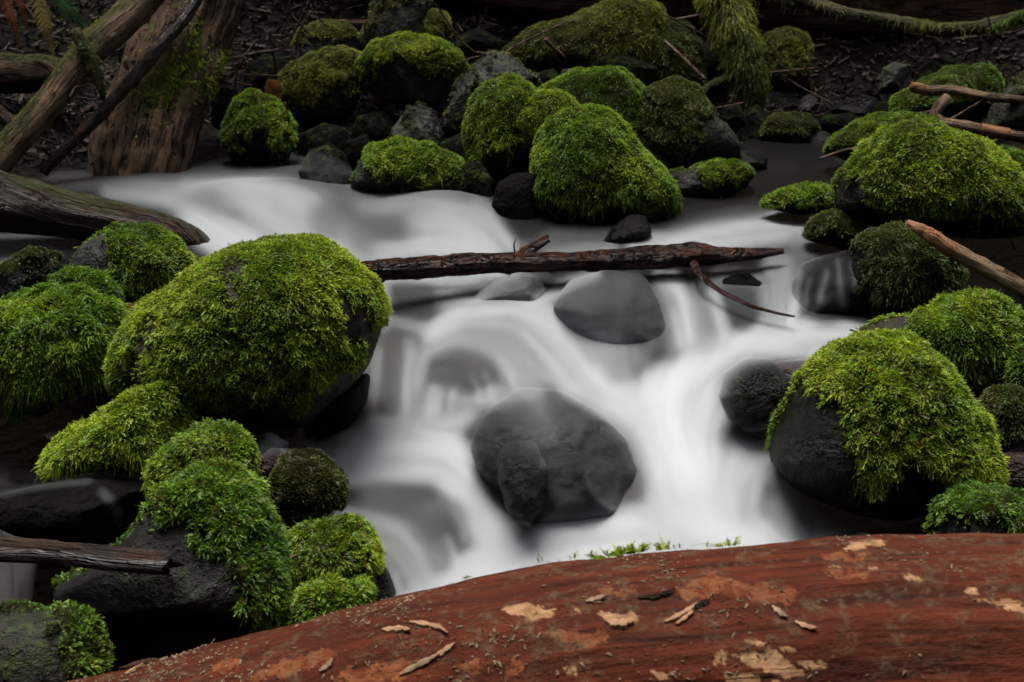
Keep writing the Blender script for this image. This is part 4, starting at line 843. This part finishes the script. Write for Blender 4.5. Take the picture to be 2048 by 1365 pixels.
LV, LT, LN, LPX, LPY, LROOT, LBASE = red_log()
LTREE = BVHTree.FromPolygons([Vector(v) for v in LV], [tuple(int(i) for i in f) for f in LT])
def on_log(px, py):
    d = at(px, py, 2.) - CAMP; h = LTREE.ray_cast(Vector(CAMP), Vector(d).normalized())
    if h[0] is None: return None
    return np.array(h[0]), np.array(h[1])
# moss sprigs on its crest
def crest(px):
    for py in range(1000, 1365):
        h = on_log(px, py)
        if h is not None: return h
for cx, wd, n, L in ((1240, 52, 130, .024), (1328, 14, 26, .018), (1362, 12, 6, .014), (1456, 16, 26, .022), (940, 6, 6, .018), (1082, 8, 6, .014), (1150, 8, 6, .013), (1180, 8, 8, .016), (1420, 5, 4, .012)):
    pr = np.random.default_rng(cx); Ps, Ns = [], []
    for q in range(n):
        h = crest(int(cx + pr.uniform(-wd, wd)))
        if h: Ps.append(h[0] + np.array([0, .01, -.002])); Ns.append(unit(np.array([0, .15, 1.])))
    v, f, c = frond_mesh(np.array(Ps), np.array(Ns), L * 2.0, L * .42, 'lime', .0, 'short' if L < .02 else 'arch', cx)
    mesh('moss_sprig', v, f, MOSS, LROOT, LBASE, {'col': np.clip(c * np.array([1.7, 1.35, 1.2]), 0, .55)}, smooth=False)

# chips of bark and wood lying on it
def chip(pts, wd, thick, mat, label, name='bark_chip', cat='bark chip', lift=.002, curl=.3):
    """a curved sliver laid along picture points on the log"""
    rows = []
    pts = smooth_path([(*p, 0) for p in pts], 14)[:, :2]
    for i, (a, b) in enumerate(pts):
        h = on_log(a, b)
        if h is None: continue
        rows.append((h[0], h[1]))
    C = np.array([r[0] for r in rows]); N = np.array([r[1] for r in rows]); n = len(C)
    t = np.linspace(0, 1, n); prof = np.sin(np.clip(t * .92 + .06, 0, 1) * math.pi) ** .55
    wv = 1 + .25 * np.sin(t * 17 + wd * 900) + .15 * np.sin(t * 39)
    T = unit(np.gradient(C, axis=0)); Sd = unit(np.cross(T, N)); h = (lift + curl * .01 * t ** 2)[:, None]
    half = (wd * .5 * prof * wv)[:, None]
    top = C + N * (h + thick); bot = C + N * h - N * .001
    ring = np.stack([bot - Sd * half, bot + Sd * half, top + Sd * half * .8 - N * thick * .3, top, top - Sd * half * .8 - N * thick * .3], 1)
    V = ring.reshape(-1, 3); m = 5; F = []
    for i in range(n - 1):
        for j in range(m): F.append((i * m + j, i * m + (j + 1) % m, (i + 1) * m + (j + 1) % m, (i + 1) * m + j))
    V = np.concatenate([V, C[:1] + N[:1] * h[:1], C[-1:] + N[-1:] * h[-1:]]); k0 = n * m
    F3 = [(k0, (j + 1) % m, j) for j in range(m)] + [(k0 + 1, (n - 1) * m + j, (n - 1) * m + (j + 1) % m) for j in range(m)]
    uv = np.zeros((len(V), 2)); uv[:k0, 0] = np.repeat(t, m) * .1; uv[:k0, 1] = np.tile(np.arange(m) * wd, n)
    base = C.mean(0); o = mesh(name, V, [np.array(F), np.array(F3)], WOOD[mat], None, base, {'moss': np.zeros(len(V))}, uv, smooth=False)
    o.location = tuple(base); tag(o, label, cat, 'chips lying on the red log')
chip([(820, 1246), (850, 1250), (880, 1258), (898, 1272)], .010, .0025, 'chip', 'curled tan sliver with a hooked end lying high on the red log')
chip([(765, 1262), (795, 1260), (822, 1264)], .012, .0025, 'chip', 'short reddish chip left of the hooked tan sliver')
chip([(1276, 1196), (1310, 1197), (1350, 1183)], .008, .0025, 'dark', 'thin dark curved splinter on the middle of the red log', cat='splinter', name='splinter')
chip([(1172, 1206), (1190, 1201), (1212, 1196)], .010, .0025, 'crumb', 'flat greyish brown chip above the lipped scar of the red log')
chip([(1330, 1246), (1365, 1230), (1395, 1212)], .009, .0025, 'chip', 'long tan splinter of the forked pair on the red log', cat='splinter', name='splinter')
chip([(1352, 1250), (1370, 1238), (1388, 1226)], .007, .0025, 'chip', 'short pinkish splinter of the forked pair on the red log', cat='splinter', name='splinter')
chip([(1375, 1222), (1400, 1212), (1420, 1203)], .009, .0025, 'dark', 'dark bark curl at the upper tip of the forked splinters')
chip([(1212, 1247), (1240, 1252), (1268, 1246)], .018, .006, 'chip', 'pale lip of wood standing out under the oval scar', name='wood_flake', cat='wood flake', curl=0)
chip([(800, 1352), (830, 1335), (880, 1312)], .011, .0025, 'crumb', 'long grey brown bark strip low on the left of the red log')
chip([(868, 1318), (895, 1300), (912, 1290)], .010, .0025, 'chip', 'orange sliver at the upper end of the long grey bark strip')
chip([(640, 1345), (655, 1335), (668, 1322)], .010, .0025, 'crumb', 'small straw coloured chip beside the orange scar at the left')
chip([(1545, 1215), (1560, 1228), (1575, 1240)], .010, .0025, 'crumb', 'crooked tan chip in the dirty crack of the red log')
chip([(1590, 1246), (1612, 1255), (1635, 1262)], .009, .0025, 'chip', 'reddish chip at the right end of the dirty crack')
chip([(250, 1352), (270, 1340), (290, 1334)], .008, .0025, 'chip', 'orange sliver near the left end of the red log')
# crumbs
cr_ = np.random.default_rng(3); sel = np.where((LN[:, 2] > .35) & (LN[:, 1] < .4) & (LPX > -100) & (LPX < 2150) & (np.r_[np.zeros(0)].size == 0))[0]
pm = fbm(LV[sel], 9, 3, 12) + .35 * LN[sel, 2]; pm = np.clip(pm, 0.02, None) ** 2; pm[LPX[sel] > 1500] *= .3
ix = cr_.choice(sel, 1500, p=pm / pm.sum()); P = LV[ix] + LN[ix] * .0015
a = unit(cr_.normal(size=(1500, 3))); a = unit(a - LN[ix] * (a * LN[ix]).sum(1, keepdims=True)); b = np.cross(LN[ix], a)
ln = (.0015 + .0055 * cr_.random(1500) ** 3)[:, None]; wd = (.0010 + .0016 * cr_.random(1500))[:, None]
v = np.stack([P - a * ln - b * wd * .5, P - a * ln * .4 + b * wd, P + a * ln + b * wd * .3, P + a * ln * .5 - b * wd, P + LN[ix] * .002], 1).reshape(-1, 3)
fb = (np.arange(1500) * 5)[:, None, None]; f = (fb + np.array([(0, 3, 4), (3, 2, 4), (2, 1, 4), (1, 0, 4)])[None]).reshape(-1, 3)
tag(mesh('bark_crumbs', v, f, WOOD['crumb'], None, None, {'moss': np.zeros(len(v))}, np.random.default_rng(1).random((len(v), 2)), smooth=False), 'bits of bark and needles strewn over the top of the red log', 'litter', kind='stuff')
# loose strip of bark at its left end
wood('bark_strip', [(238, 1338, 2.08, 3), (290, 1328, 2.08, 9), (370, 1322, 2.08, 10), (440, 1310, 2.09, 5), (470, 1302, 2.1, 2)], 'loose strip of dark bark peeling from the left end of the red log', 'bark strip', 'red', 30, 10, .3, .2, 9)

# the branch wedged across the stream
r, b_ = wood('wet_branch', [(640, 545, 3.62, 17), (700, 545, 3.66, 18), (800, 540, 3.72, 21), (950, 527, 3.78, 21), (1100, 525, 3.82, 21), (1250, 520, 3.86, 21), (1330, 514, 3.88, 24), (1390, 508, 3.9, 23), (1440, 512, 3.91, 17), (1510, 508, 3.94, 13), (1565, 503, 3.98, 6)],
     'parts', 'branch', 'branch', 260, 48, .14, .12, 3)
tag(r, 'wet black and rust branch wedged level across the middle of the falls', 'branch')
wood('side_branch', [(1385, 525, 3.88, 10), (1400, 552, 3.78, 6), (1440, 583, 3.70, 4.6), (1500, 612, 3.63, 3.8), (1550, 626, 3.60, 3), (1590, 634, 3.58, 2)], '', '', 'branch', 60, 12, .2, .15, 5, parent=r, base=b_)
wood('broken_stub', [(1040, 512, 3.84, 12), (1065, 495, 3.86, 11), (1096, 478, 3.88, 8)], '', '', 'branch', 20, 10, .2, .1, 6, parent=r, base=b_, jag=.006)
wood('twig', [(1030, 505, 3.82, 2), (1027, 490, 3.82, 1.6), (1032, 478, 3.83, 1)], '', '', 'dark', 10, 6, parent=r, base=b_)
wood('twig', [(1041, 505, 3.82, 2), (1042, 495, 3.82, 1.6), (1043, 484, 3.83, 1)], '', '', 'orange', 10, 6, parent=r, base=b_)
wood('twig', [(1010, 545, 3.8, 3), (1040, 560, 3.78, 3), (1070, 580, 3.76, 3), (1090, 600, 3.75, 2)], '', '', 'dark', 16, 6, parent=r, base=b_)
wood('knot', [(765, 560, 3.70, 6), (762, 570, 3.70, 2)], '', '', 'dark', 6, 8, parent=r, base=b_)

# logs at the left
wood('sunken_log', [(-260, 340, 4.05, 62), (-100, 375, 4.1, 60), (0, 405, 4.15, 58), (120, 425, 4.18, 46), (250, 450, 4.2, 42), (340, 472, 4.2, 40), (392, 492, 4.2, 32), (428, 520, 4.18, 14)], 'wet dark brown log ending in the upper left water with green specks along its back', 'log', 'dark', 140, 48, .10, .05, 8, moss=.72, pal='dull', dens=5000, L=.012, W=.003, jag=.01)
wood('rotten_trunk', [(262, 395, 4.92, 92), (275, 345, 4.98, 96), (300, 250, 5.10, 96), (345, 130, 5.25, 98), (385, 10, 5.42, 100), (420, -100, 5.6, 100)], 'broad rotten trunk leaning into the stream at the upper left with moss on its middle', 'fallen trunk', 'trunk', 220, 120, .09, .09, 12, moss=-.6, pal='lime', dens=12000, L=.03, style='short', jag=.04,
     mossfn=lambda x, y: np.clip(np.exp(-((x - 345 + .5 * (y - 150)) / 48) ** 2 - ((y - 160) / 48) ** 2) * 1.3 + .30 * (vnoise(np.stack([x / 30, y / 60, x * 0], 1), 3) > .45) * (y < 260), 0, 1), ridgef=18)
wood('pole', [(-90, 430, 4.62, 27), (0, 320, 4.72, 29), (120, 180, 4.85, 30), (180, 100, 4.92, 33), (250, 40, 5.0, 32), (310, -30, 5.08, 32), (360, -90, 5.15, 32)], 'bare weathered pole slanting across the top left corner', 'log', 'grey', 100, 32, .09, .06, 5, moss=.55, pal='olive', dens=5000, L=.014, style='short')
wood('leaning_branch', [(85, 345, 4.78, 11), (140, 290, 4.80, 12), (210, 220, 4.82, 13), (270, 150, 4.84, 15), (310, 100, 4.86, 16), (350, 55, 4.9, 15), (395, -10, 4.98, 16), (430, -60, 5.0, 16)], 'thin branch black below and tan above leaning over the rotten trunk', 'branch', 'dark', 90, 18, .12, .14, 15, moss=.75, pal='olive', dens=4000, L=.012)
wood('mossy_snag', [(150, 60, 4.86, 9), (168, 95, 4.84, 14), (185, 130, 4.83, 14), (200, 170, 4.82, 10), (208, 200, 4.82, 4)], 'short dark mossy snag hanging off the bare pole', 'branch stub', 'mossy', 30, 14, .2, .2, 16, moss=.1, pal='dull', dens=12000, L=.02)
wood('bank_log', [(-120, 140, 5.5, 34), (0, 148, 5.5, 36), (90, 145, 5.5, 34), (140, 150, 5.5, 24)], 'stubby dark log end behind the bare pole at the left edge', 'log', 'trunk', 40, 28, .15, .12, 21, moss=.6, pal='dull', dens=7000, jag=.02)
wood('short_pole', [(-60, 190, 4.9, 15), (0, 228, 4.9, 15), (45, 265, 4.9, 13)], 'short brown stick crossing under the pole at the left edge', 'stick', 'dark', 24, 14, .1, .1, 22)
wood('red_stick', [(215, 613, 3.62, 6), (260, 614, 3.6, 7), (310, 617, 3.58, 7)], 'smooth red brown stick wedged behind the greatest boulder', 'stick', 'red', 20, 10, .05, .03, 23)
wood('dark_twig', [(512, 985, 2.86, 2), (518, 950, 2.86, 2.2), (527, 920, 2.86, 2.5)], 'thin black twig standing beside the purple red stone', 'twig', 'dark', 12, 6, .1, .1, 24)

# the flat board at the lower left
def board():
    A, B = at(-120, 1080, 2.52), at(338, 1122, 2.40); n = 60
    t = np.linspace(0, 1, n)[:, None]; C = A + (B - A) * t; T = unit(B - A); Sd = unit(np.cross(T, [0, 0, 1.])); Nn = np.cross(Sd, T)
    hw = .036 + .003 * np.sin(t * 9) - .012 * t; rows = []
    prof = [(-1, -.020), (-.5, -.022), (0, -.022), (.5, -.021), (1, -.018), (1.02, -.004), (.85, .010), (.5, .014), (0, .016), (-.5, .013), (-.8, .006), (-1.02, -.004)]
    for a, h in prof: rows.append(C + Sd * (a * hw) + Nn * h)
    V = np.stack(rows, 1); m = len(prof)
    jg = .022 * vnoise(np.arange(m)[:, None] * np.array([[1.7, .3, .1]]), 5); V[-1] += T * jg[:, None]
    V = V.reshape(-1, 3); V = V + (Nn * (.003 * fbm(V * np.array([.15, 1, 1]) * 1., 90, 3, 4))[:, None])
    F = [(i * m + j, i * m + (j + 1) % m, (i + 1) * m + (j + 1) % m, (i + 1) * m + j) for i in range(n - 1) for j in range(m)]
    V = np.concatenate([V, C[-1:]]); F3 = [(n * m, (n - 1) * m + j, (n - 1) * m + (j + 1) % m) for j in range(m)]
    uv = np.zeros((len(V), 2)); uv[:n * m, 0] = np.repeat(t[:, 0], m) * .45; uv[:n * m, 1] = np.tile(np.arange(m) * .012, n)
    base = C.mean(0); o = mesh('split_board', V, [np.array(F), np.array(F3)], WOOD['dark'], None, base, {'moss': np.zeros(len(V))}, uv); o.location = tuple(base)
    tag(o, 'wet split board with a broken end jutting in at the lower left', 'board')
board()

# back of the scene
wood('giant_fallen_trunk', [(-500, -190, 7.6, 205), (200, -150, 7.3, 215), (700, -120, 7.05, 225), (1024, -90, 6.95, 230), (1500, -50, 6.9, 235), (2000, -40, 6.9, 240), (2700, -30, 6.9, 245)], 'giant dark red rotting trunk spanning the back of the scene', 'fallen trunk', 'red', 240, 90, .14, .06, 31, moss=.55, pal='dull', dens=3500, L=.05, W=.008, style='hang', ridgef=16)
wood('drooping_branch', [(1560, -40, 6.2, 16), (1610, 2, 6.15, 15), (1680, 28, 6.1, 15), (1780, 44, 6.05, 15), (1880, 60, 6.0, 14), (1960, 56, 5.95, 14), (2050, 34, 5.9, 14), (2200, 0, 5.85, 12)], 'long drooping branch with moss fringes at the top right', 'branch', 'mossy', 90, 18, .1, .08, 33, moss=.2, pal='olive', dens=7000, L=.03, style='hang',
     mossfn=lambda x, y: .15 + .85 * (np.exp(-((x - 1850) / 70) ** 2) + np.exp(-((x - 2030) / 40) ** 2)))
wood('green_sprig', [(1985, 60, 5.85, 5), (2020, 45, 5.8, 6), (2070, 22, 5.75, 8)], 'bright mossy sprig at the right end of the drooping branch', 'twig', 'mossy', 20, 10, .2, .2, 34, moss=-.8, pal='green', dens=40000, L=.03)
wood('moss_hung_stump', [(1440, -60, 6.0, 40), (1452, 0, 5.95, 36), (1470, 60, 5.9, 34), (1490, 120, 5.86, 30), (1505, 170, 5.85, 24), (1500, 205, 5.85, 16)], 'shaggy moss hung stump leaning at the back right of centre', 'stump', 'mossy', 60, 26, .15, .15, 35, moss=-.9, pal='olive', dens=14000, L=.05, W=.008, style='hang')
wood('mossy_root', [(1395, 190, 5.78, 4), (1420, 172, 5.8, 6), (1450, 158, 5.82, 9), (1490, 150, 5.84, 11)], 'thin mossy root reaching left from the foot of the stump', 'root', 'mossy', 24, 12, .15, .15, 36, moss=-.2, pal='olive', dens=14000, L=.018)
wood('small_red_log', [(660, 48, 6.2, 9), (700, 48, 6.2, 10), (760, 52, 6.2, 9)], 'short red rotten log behind the tall olive boulder', 'log', 'red', 20, 12, .2, .2, 37)
r, b_ = wood('forked_branch', [(1826, 175, 5.05, 9), (1850, 183, 5.05, 10), (1900, 180, 5.05, 11), (1950, 190, 5.02, 10), (2000, 198, 5.0, 9), (2080, 200, 5.0, 8)], 'parts', 'branch', 'grey', 40, 16, .1, .1, 38)
tag(r, 'bare forked branch with a pale cut tip lying above the golden dome', 'branch')
wood('cut_tip', [(1822, 172, 5.04, 8), (1840, 178, 5.04, 11.5), (1856, 182, 5.04, 11)], '', '', 'orange', 10, 12, .05, .05, 39, parent=r, base=b_)
r, b_ = wood('crooked_branch', [(1895, 195, 4.98, 10), (1880, 212, 4.96, 11), (1868, 232, 4.94, 11), (1885, 246, 4.92, 11), (1940, 254, 4.88, 11), (1985, 264, 4.86, 10), (2060, 276, 4.82, 9), (2150, 290, 4.8, 8)], 'parts', 'branch', 'grey', 70, 16, .08, .08, 40)
tag(r, 'crooked hook shaped branch with an orange bared stretch at the right edge', 'branch')
wood('bared_stretch', [(1962, 259, 4.868, 11.5), (1990, 264, 4.858, 11.5), (2018, 269, 4.845, 11.5)], '', '', 'orange', 14, 16, .05, .04, 46, parent=r, base=b_)
r, b_ = wood('splintered_stick', [(1820, 448, 3.62, 6), (1845, 462, 3.6, 13), (1880, 486, 3.58, 15), (1940, 520, 3.54, 17), (2000, 553, 3.5, 17), (2080, 598, 3.44, 17)], 'parts', 'stick', 'grey', 60, 20, .14, .1, 41, jag=.012)
tag(r, 'splintered orange tipped stick jutting in from the right edge', 'stick')
wood('splintered_tip', [(1816, 445, 3.61, 4), (1838, 458, 3.59, 11), (1866, 474, 3.57, 14), (1900, 497, 3.55, 13), (1925, 512, 3.54, 7)], '', '', 'orange', 30, 16, .2, .12, 45, parent=r, base=b_, jag=.01)
wood('slanting_twig', [(1330, 82, 5.8, 3), (1360, 110, 5.7, 3.4), (1390, 140, 5.65, 3.6), (1412, 160, 5.6, 3)], 'tan twig slanting down over the dull mossy mound', 'twig', 'twig', 16, 6, .1, .1, 42)
TW = [([(1515, 112), (1560, 150), (1610, 180), (1660, 205), (1690, 222)], 5.85, 2.4, 'long red brown twig crossing the rounded mossy stone downward'), ([(1520, 148), (1570, 142), (1635, 136)], 5.85, 2.2, 'short straight twig crossing the long red brown one'),
      ([(1000, 115), (1030, 92), (1080, 68), (1130, 45), (1160, 38)], 5.8, 2.6, 'pale twig lying up the back edge of the draped slab'), ([(1090, 78), (1105, 95), (1130, 115)], 5.75, 4.5, 'short thick pale stick lying on the draped slab'),
      ([(850, -10), (880, 20), (905, 60), (930, 90), (955, 108)], 5.7, 2.4, 'thin curved twig falling from the top beside the round moss stone'), ([(955, 105), (975, 110), (930, 120), (925, 140)], 5.4, 2.2, 'small bent twig at the right of the flat faced boulder'),
      ([(455, 120), (490, 112), (520, 105), (560, 100)], 5.35, 4.2, 'pale crooked root beside the rotten trunk'), ([(490, 112), (505, 90), (515, 80)], 5.35, 2.4, 'short pale spur rising from the crooked root'), ([(490, 115), (480, 135), (462, 152)], 5.3, 2.8, 'pale spur hanging down from the crooked root'),
      ([(440, 152), (500, 150), (560, 152)], 5.35, 2.4, 'level brown twig above the glistening wet stone'), ([(455, 165), (480, 167), (505, 171)], 5.3, 2., 'tiny pale twig below the level brown one'),
      ([(625, -10), (600, 40), (585, 75), (560, 85), (530, 60)], 5.75, 2., 'drooping dead twig curving left at the top'), ([(622, -10), (610, 40), (592, 80), (592, 105), (575, 130)], 5.72, 2., 'drooping dead twig hanging straight at the top'), ([(618, 10), (640, 40), (655, 55)], 5.75, 2., 'drooping dead twig forking right at the top'),
      ([(575, -10), (582, 30), (610, 60), (625, 75)], 5.72, 2.4, 'reddish dead twig bent toward the round bellied boulder'), ([(640, -10), (650, 10), (670, 20), (668, 35)], 5.75, 1.8, 'hooked dead twig at the top left of the tall boulder'),
      ([(540, 60), (545, 100), (552, 140), (555, 165)], 5.4, 3.4, 'brown upright stalk behind the moss hummock'), ([(570, 205), (580, 250), (588, 285)], 5.05, 1.6, 'thin straw leaning on the right of the moss hummock'),
      ([(752, -10), (756, 20), (760, 45)], 5.95, 2.2, 'straw hanging over the tall olive boulder'), ([(1965, -10), (1975, 30), (1985, 70), (2005, 88)], 5.8, 2., 'thin hanging vine at the top right'),
      ([(1640, 318), (1690, 300), (1740, 292)], 4.75, 3., 'red brown twig lying in the water left of the golden dome'), ([(1780, 235), (1830, 228), (1870, 222)], 5.2, 2.6, 'straight pale twig on the litter above the golden dome'), ([(1900, 240), (1950, 210), (1990, 185)], 5.1, 2.4, 'brown twig propped on the forked branch'),
      ([(1930, 160), (1960, 195), (1990, 215)], 5.05, 2.2, 'dark twig crossing the forked branch'), ([(132, 240), (145, 265), (158, 292)], 4.7, 2., 'thin tan twig standing by the leaning branch'), ([(250, 128), (262, 148)], 4.95, 4., 'short pale stick end between pole and trunk'),
      ([(140, 195), (150, 175), (178, 170)], 4.8, 3., 'curled pale root under the bare pole'), ([(245, 100), (240, 112), (240, 125)], 5.0, 4., 'pale broken wood bit between pole and trunk'), ([(1700, 660), (1800, 690), (1900, 712), (1990, 705)], 3.3, 1.8, 'thin black twig crossing the toe of the shaggy mound'),
      ([(1400, 225), (1440, 215), (1490, 205)], 5.6, 2., 'faint twig in the dark beneath the stump'), ([(1350, 40), (1400, 30), (1450, 40)], 5.95, 3., 'brown twig behind the dull mossy mound'), ([(1330, 30), (1390, 60), (1440, 95)], 5.9, 2.2, 'thin twig slanting behind the stump'), ([(290, 10), (300, 40), (250, 70)], 5.05, 2., 'dark twig draped between pole and trunk'),
      ([(1985, 430), (2010, 455), (2030, 500)], 4.2, 1.8, 'thin stalk under the right edge of the golden dome'), ([(418, 1300), (424, 1285), (430, 1278)], 2.15, 1.6, 'tiny stalk rising behind the left part of the red log')]
for pts, Y, rp, lab in TW:
    wood('twig', [(*p, Y + .02 * i, rp * (1 - .12 * i)) for i, p in enumerate(pts)], lab, 'twig', 'twig', 7 * len(pts), 7, .1, .15, int(pts[0][0]) % 97, group='dead twigs')

# ferns at the top left
def leaf_mat(name, c, t=.4):
    k = NT(name); co = k.n('TexCoord').outputs['Object']; n = k.noise(co, 40, 3)
    cc = k.mix(k.ramp(n, [(.35, 0.), (.65, 1.)]), tuple(x * .65 for x in c), c)
    d = k.n('BsdfDiffuse'); k.set(d.inputs[0], cc); tt = k.n('BsdfTranslucent'); k.set(tt.inputs[0], cc)
    m = k.n('MixShader'); m.inputs[0].default_value = t; k.set(m.inputs[1], d.outputs[0]); k.set(m.inputs[2], tt.outputs[0]); return k.done(m.outputs[0])
LEAF = {'fresh': leaf_mat('fresh_fern', (.035, .085, .035)), 'tan': leaf_mat('tan_fern', (.17, .13, .045)), 'rust': leaf_mat('rusty_fern', (.12, .045, .025)), 'dead': leaf_mat('dead_leaf', (.16, .075, .03))}
def frond(path, wpx, mat, label, Y, seed):
    pts = smooth_path([tuple(at(x, y, Y + dy)) for x, y, dy in path], 40); T = unit(np.gradient(pts, axis=0)); Sd = unit(np.cross(T, FWD + np.array([0, 0, .15]))); sc_ = 5. / FPX
    rng = np.random.default_rng(seed); V, F = [], []
    for i in range(3, 40):
        t = i / 39; wl = wpx * sc_ * (np.sin(min(1, (1 - t) * 1.35 + .05) * math.pi / 2) ** .8) * min(1, t * 5)
        for sg in (-1, 1):
            d = unit(Sd[i] * sg + T[i] * .45 + rng.normal(size=3) * .10); a = pts[i]; q = len(V); h = T[i] * .0035
            e = a + d * wl * rng.uniform(.85, 1.1) - np.array([0, 0, .25 * wl]); mdl = a + d * wl * .5
            V += [a - h, a + h, mdl + h * 1.15, e, mdl - h * 1.15]; F.append((q, q + 1, q + 2, q + 3, q + 4))
    q = len(V); R = .0016
    for i in range(40): V += [pts[i] - Sd[i] * R, pts[i] + Sd[i] * R, pts[i] - np.array([0, .002, 0])]
    Fq = [(q + 3 * i + j, q + 3 * i + (j + 1) % 3, q + 3 * i + 3 + (j + 1) % 3, q + 3 * i + 3 + j) for i in range(39) for j in range(3)]
    base = pts[0]; o = mesh('fern_frond', np.array(V), [np.array(F), np.array(Fq)], LEAF[mat], None, base, smooth=False); o.location = tuple(base); tag(o, label, 'fern', 'fern fronds in the top left corner')
frond([(70, -60, .1), (110, -10, .05), (145, 25, 0), (184, 72, -.02)], 24, 'fresh', 'fresh blue green fern frond at the top left corner', 5.0, 1)
frond([(50, -60, .1), (75, 0, .05), (90, 50, 0), (108, 112, -.02)], 22, 'tan', 'tan withered fern frond left of the fresh green one', 4.95, 2)
frond([(-20, -40, .1), (10, 0, .05), (25, 40, 0), (38, 90, -.02)], 16, 'rust', 'rust coloured dead fern frond at the far top left', 4.95, 3)
frond([(-10, -60, .1), (25, -20, .05), (45, 10, 0), (55, 60, -.02)], 13, 'rust', 'small red brown fern frond between the rusty and tan ones', 5.05, 4)
# a dead leaf hanging behind the moss hummock
lf = [(535, 158), (528, 175), (532, 195), (548, 206), (562, 200), (565, 180), (556, 160)]
v = np.array([at(x, y, 5.2 + .02 * math.sin(i)) for i, (x, y) in enumerate(lf)] + [at(548, 182, 5.17)]); n = len(lf)
o = mesh('dead_leaf', v, np.array([(i, (i + 1) % n, n) for i in range(n)]), LEAF['dead'], None, v[-1]); o.location = tuple(v[-1]); tag(o, 'brown dead leaf hanging behind the bright moss hummock', 'leaf')

# litter and low green growth on the bank
rg = np.random.default_rng(44); n = 16000
x = rg.uniform(-2.4, 2.6, n); y = rg.uniform(4.9, 7.2, n); z = ground_z(x, y)
pxx, pyy, _ = proj(np.stack([x, y, z], 1)); pool = (pyy > np.interp(pxx, bx, by) - 5); m = ~pool; x, y, z = x[m], y[m], z[m]; n = len(x)
P = np.stack([x, y, z + .012], 1); a = rg.normal(size=(n, 3)); a[:, 2] *= .35; a = unit(a); b = unit(np.cross(a, rg.normal(size=(n, 3)) * .4 + np.array([0, 0, 1.]))); c = np.cross(a, b)
ln = (.008 + .05 * rg.random(n) ** 3)[:, None]; r = (.002 + .006 * rg.random(n) ** 2)[:, None]
v = np.stack([P - a * ln + b * r, P - a * ln - b * r * .5 + c * r, P - a * ln - b * r * .5 - c * r, P + a * ln + b * r, P + a * ln - b * r * .5 + c * r, P + a * ln - b * r * .5 - c * r], 1).reshape(-1, 3)
f = ((np.arange(n) * 6)[:, None, None] + np.array([(0, 1, 4, 3), (1, 2, 5, 4), (2, 0, 3, 5)])[None]).reshape(-1, 4)
tag(mesh('leaf_litter', v, f, WOOD['litter'], None, None, {'moss': np.zeros(len(v))}, rg.random((len(v), 2)), smooth=False), 'needles and broken twigs littering the dark bank', 'litter', kind='stuff')
n = 5000; x = np.r_[rg.uniform(-2.6, -1.2, n // 2), rg.uniform(-2.5, 2.6, n // 2)]; y = rg.uniform(5.0, 7.0, n); z = ground_z(x, y); P = np.stack([x, y, z], 1)
pxx, pyy, _ = proj(P); m = (pyy < np.interp(pxx, bx, by) - 15) & (fbm(P, 5, 3, 9) > .02); P = P[m]
v, f, c = frond_mesh(P, np.tile([[0, -.2, 1.]], (len(P), 1)), .035, .009, 'green', .15, 'arch', 5)
tag(mesh('ground_moss', v, f, MOSS, None, None, {'col': c}, smooth=False), 'patches of moss and seedlings on the shaded bank', 'moss', kind='stuff')
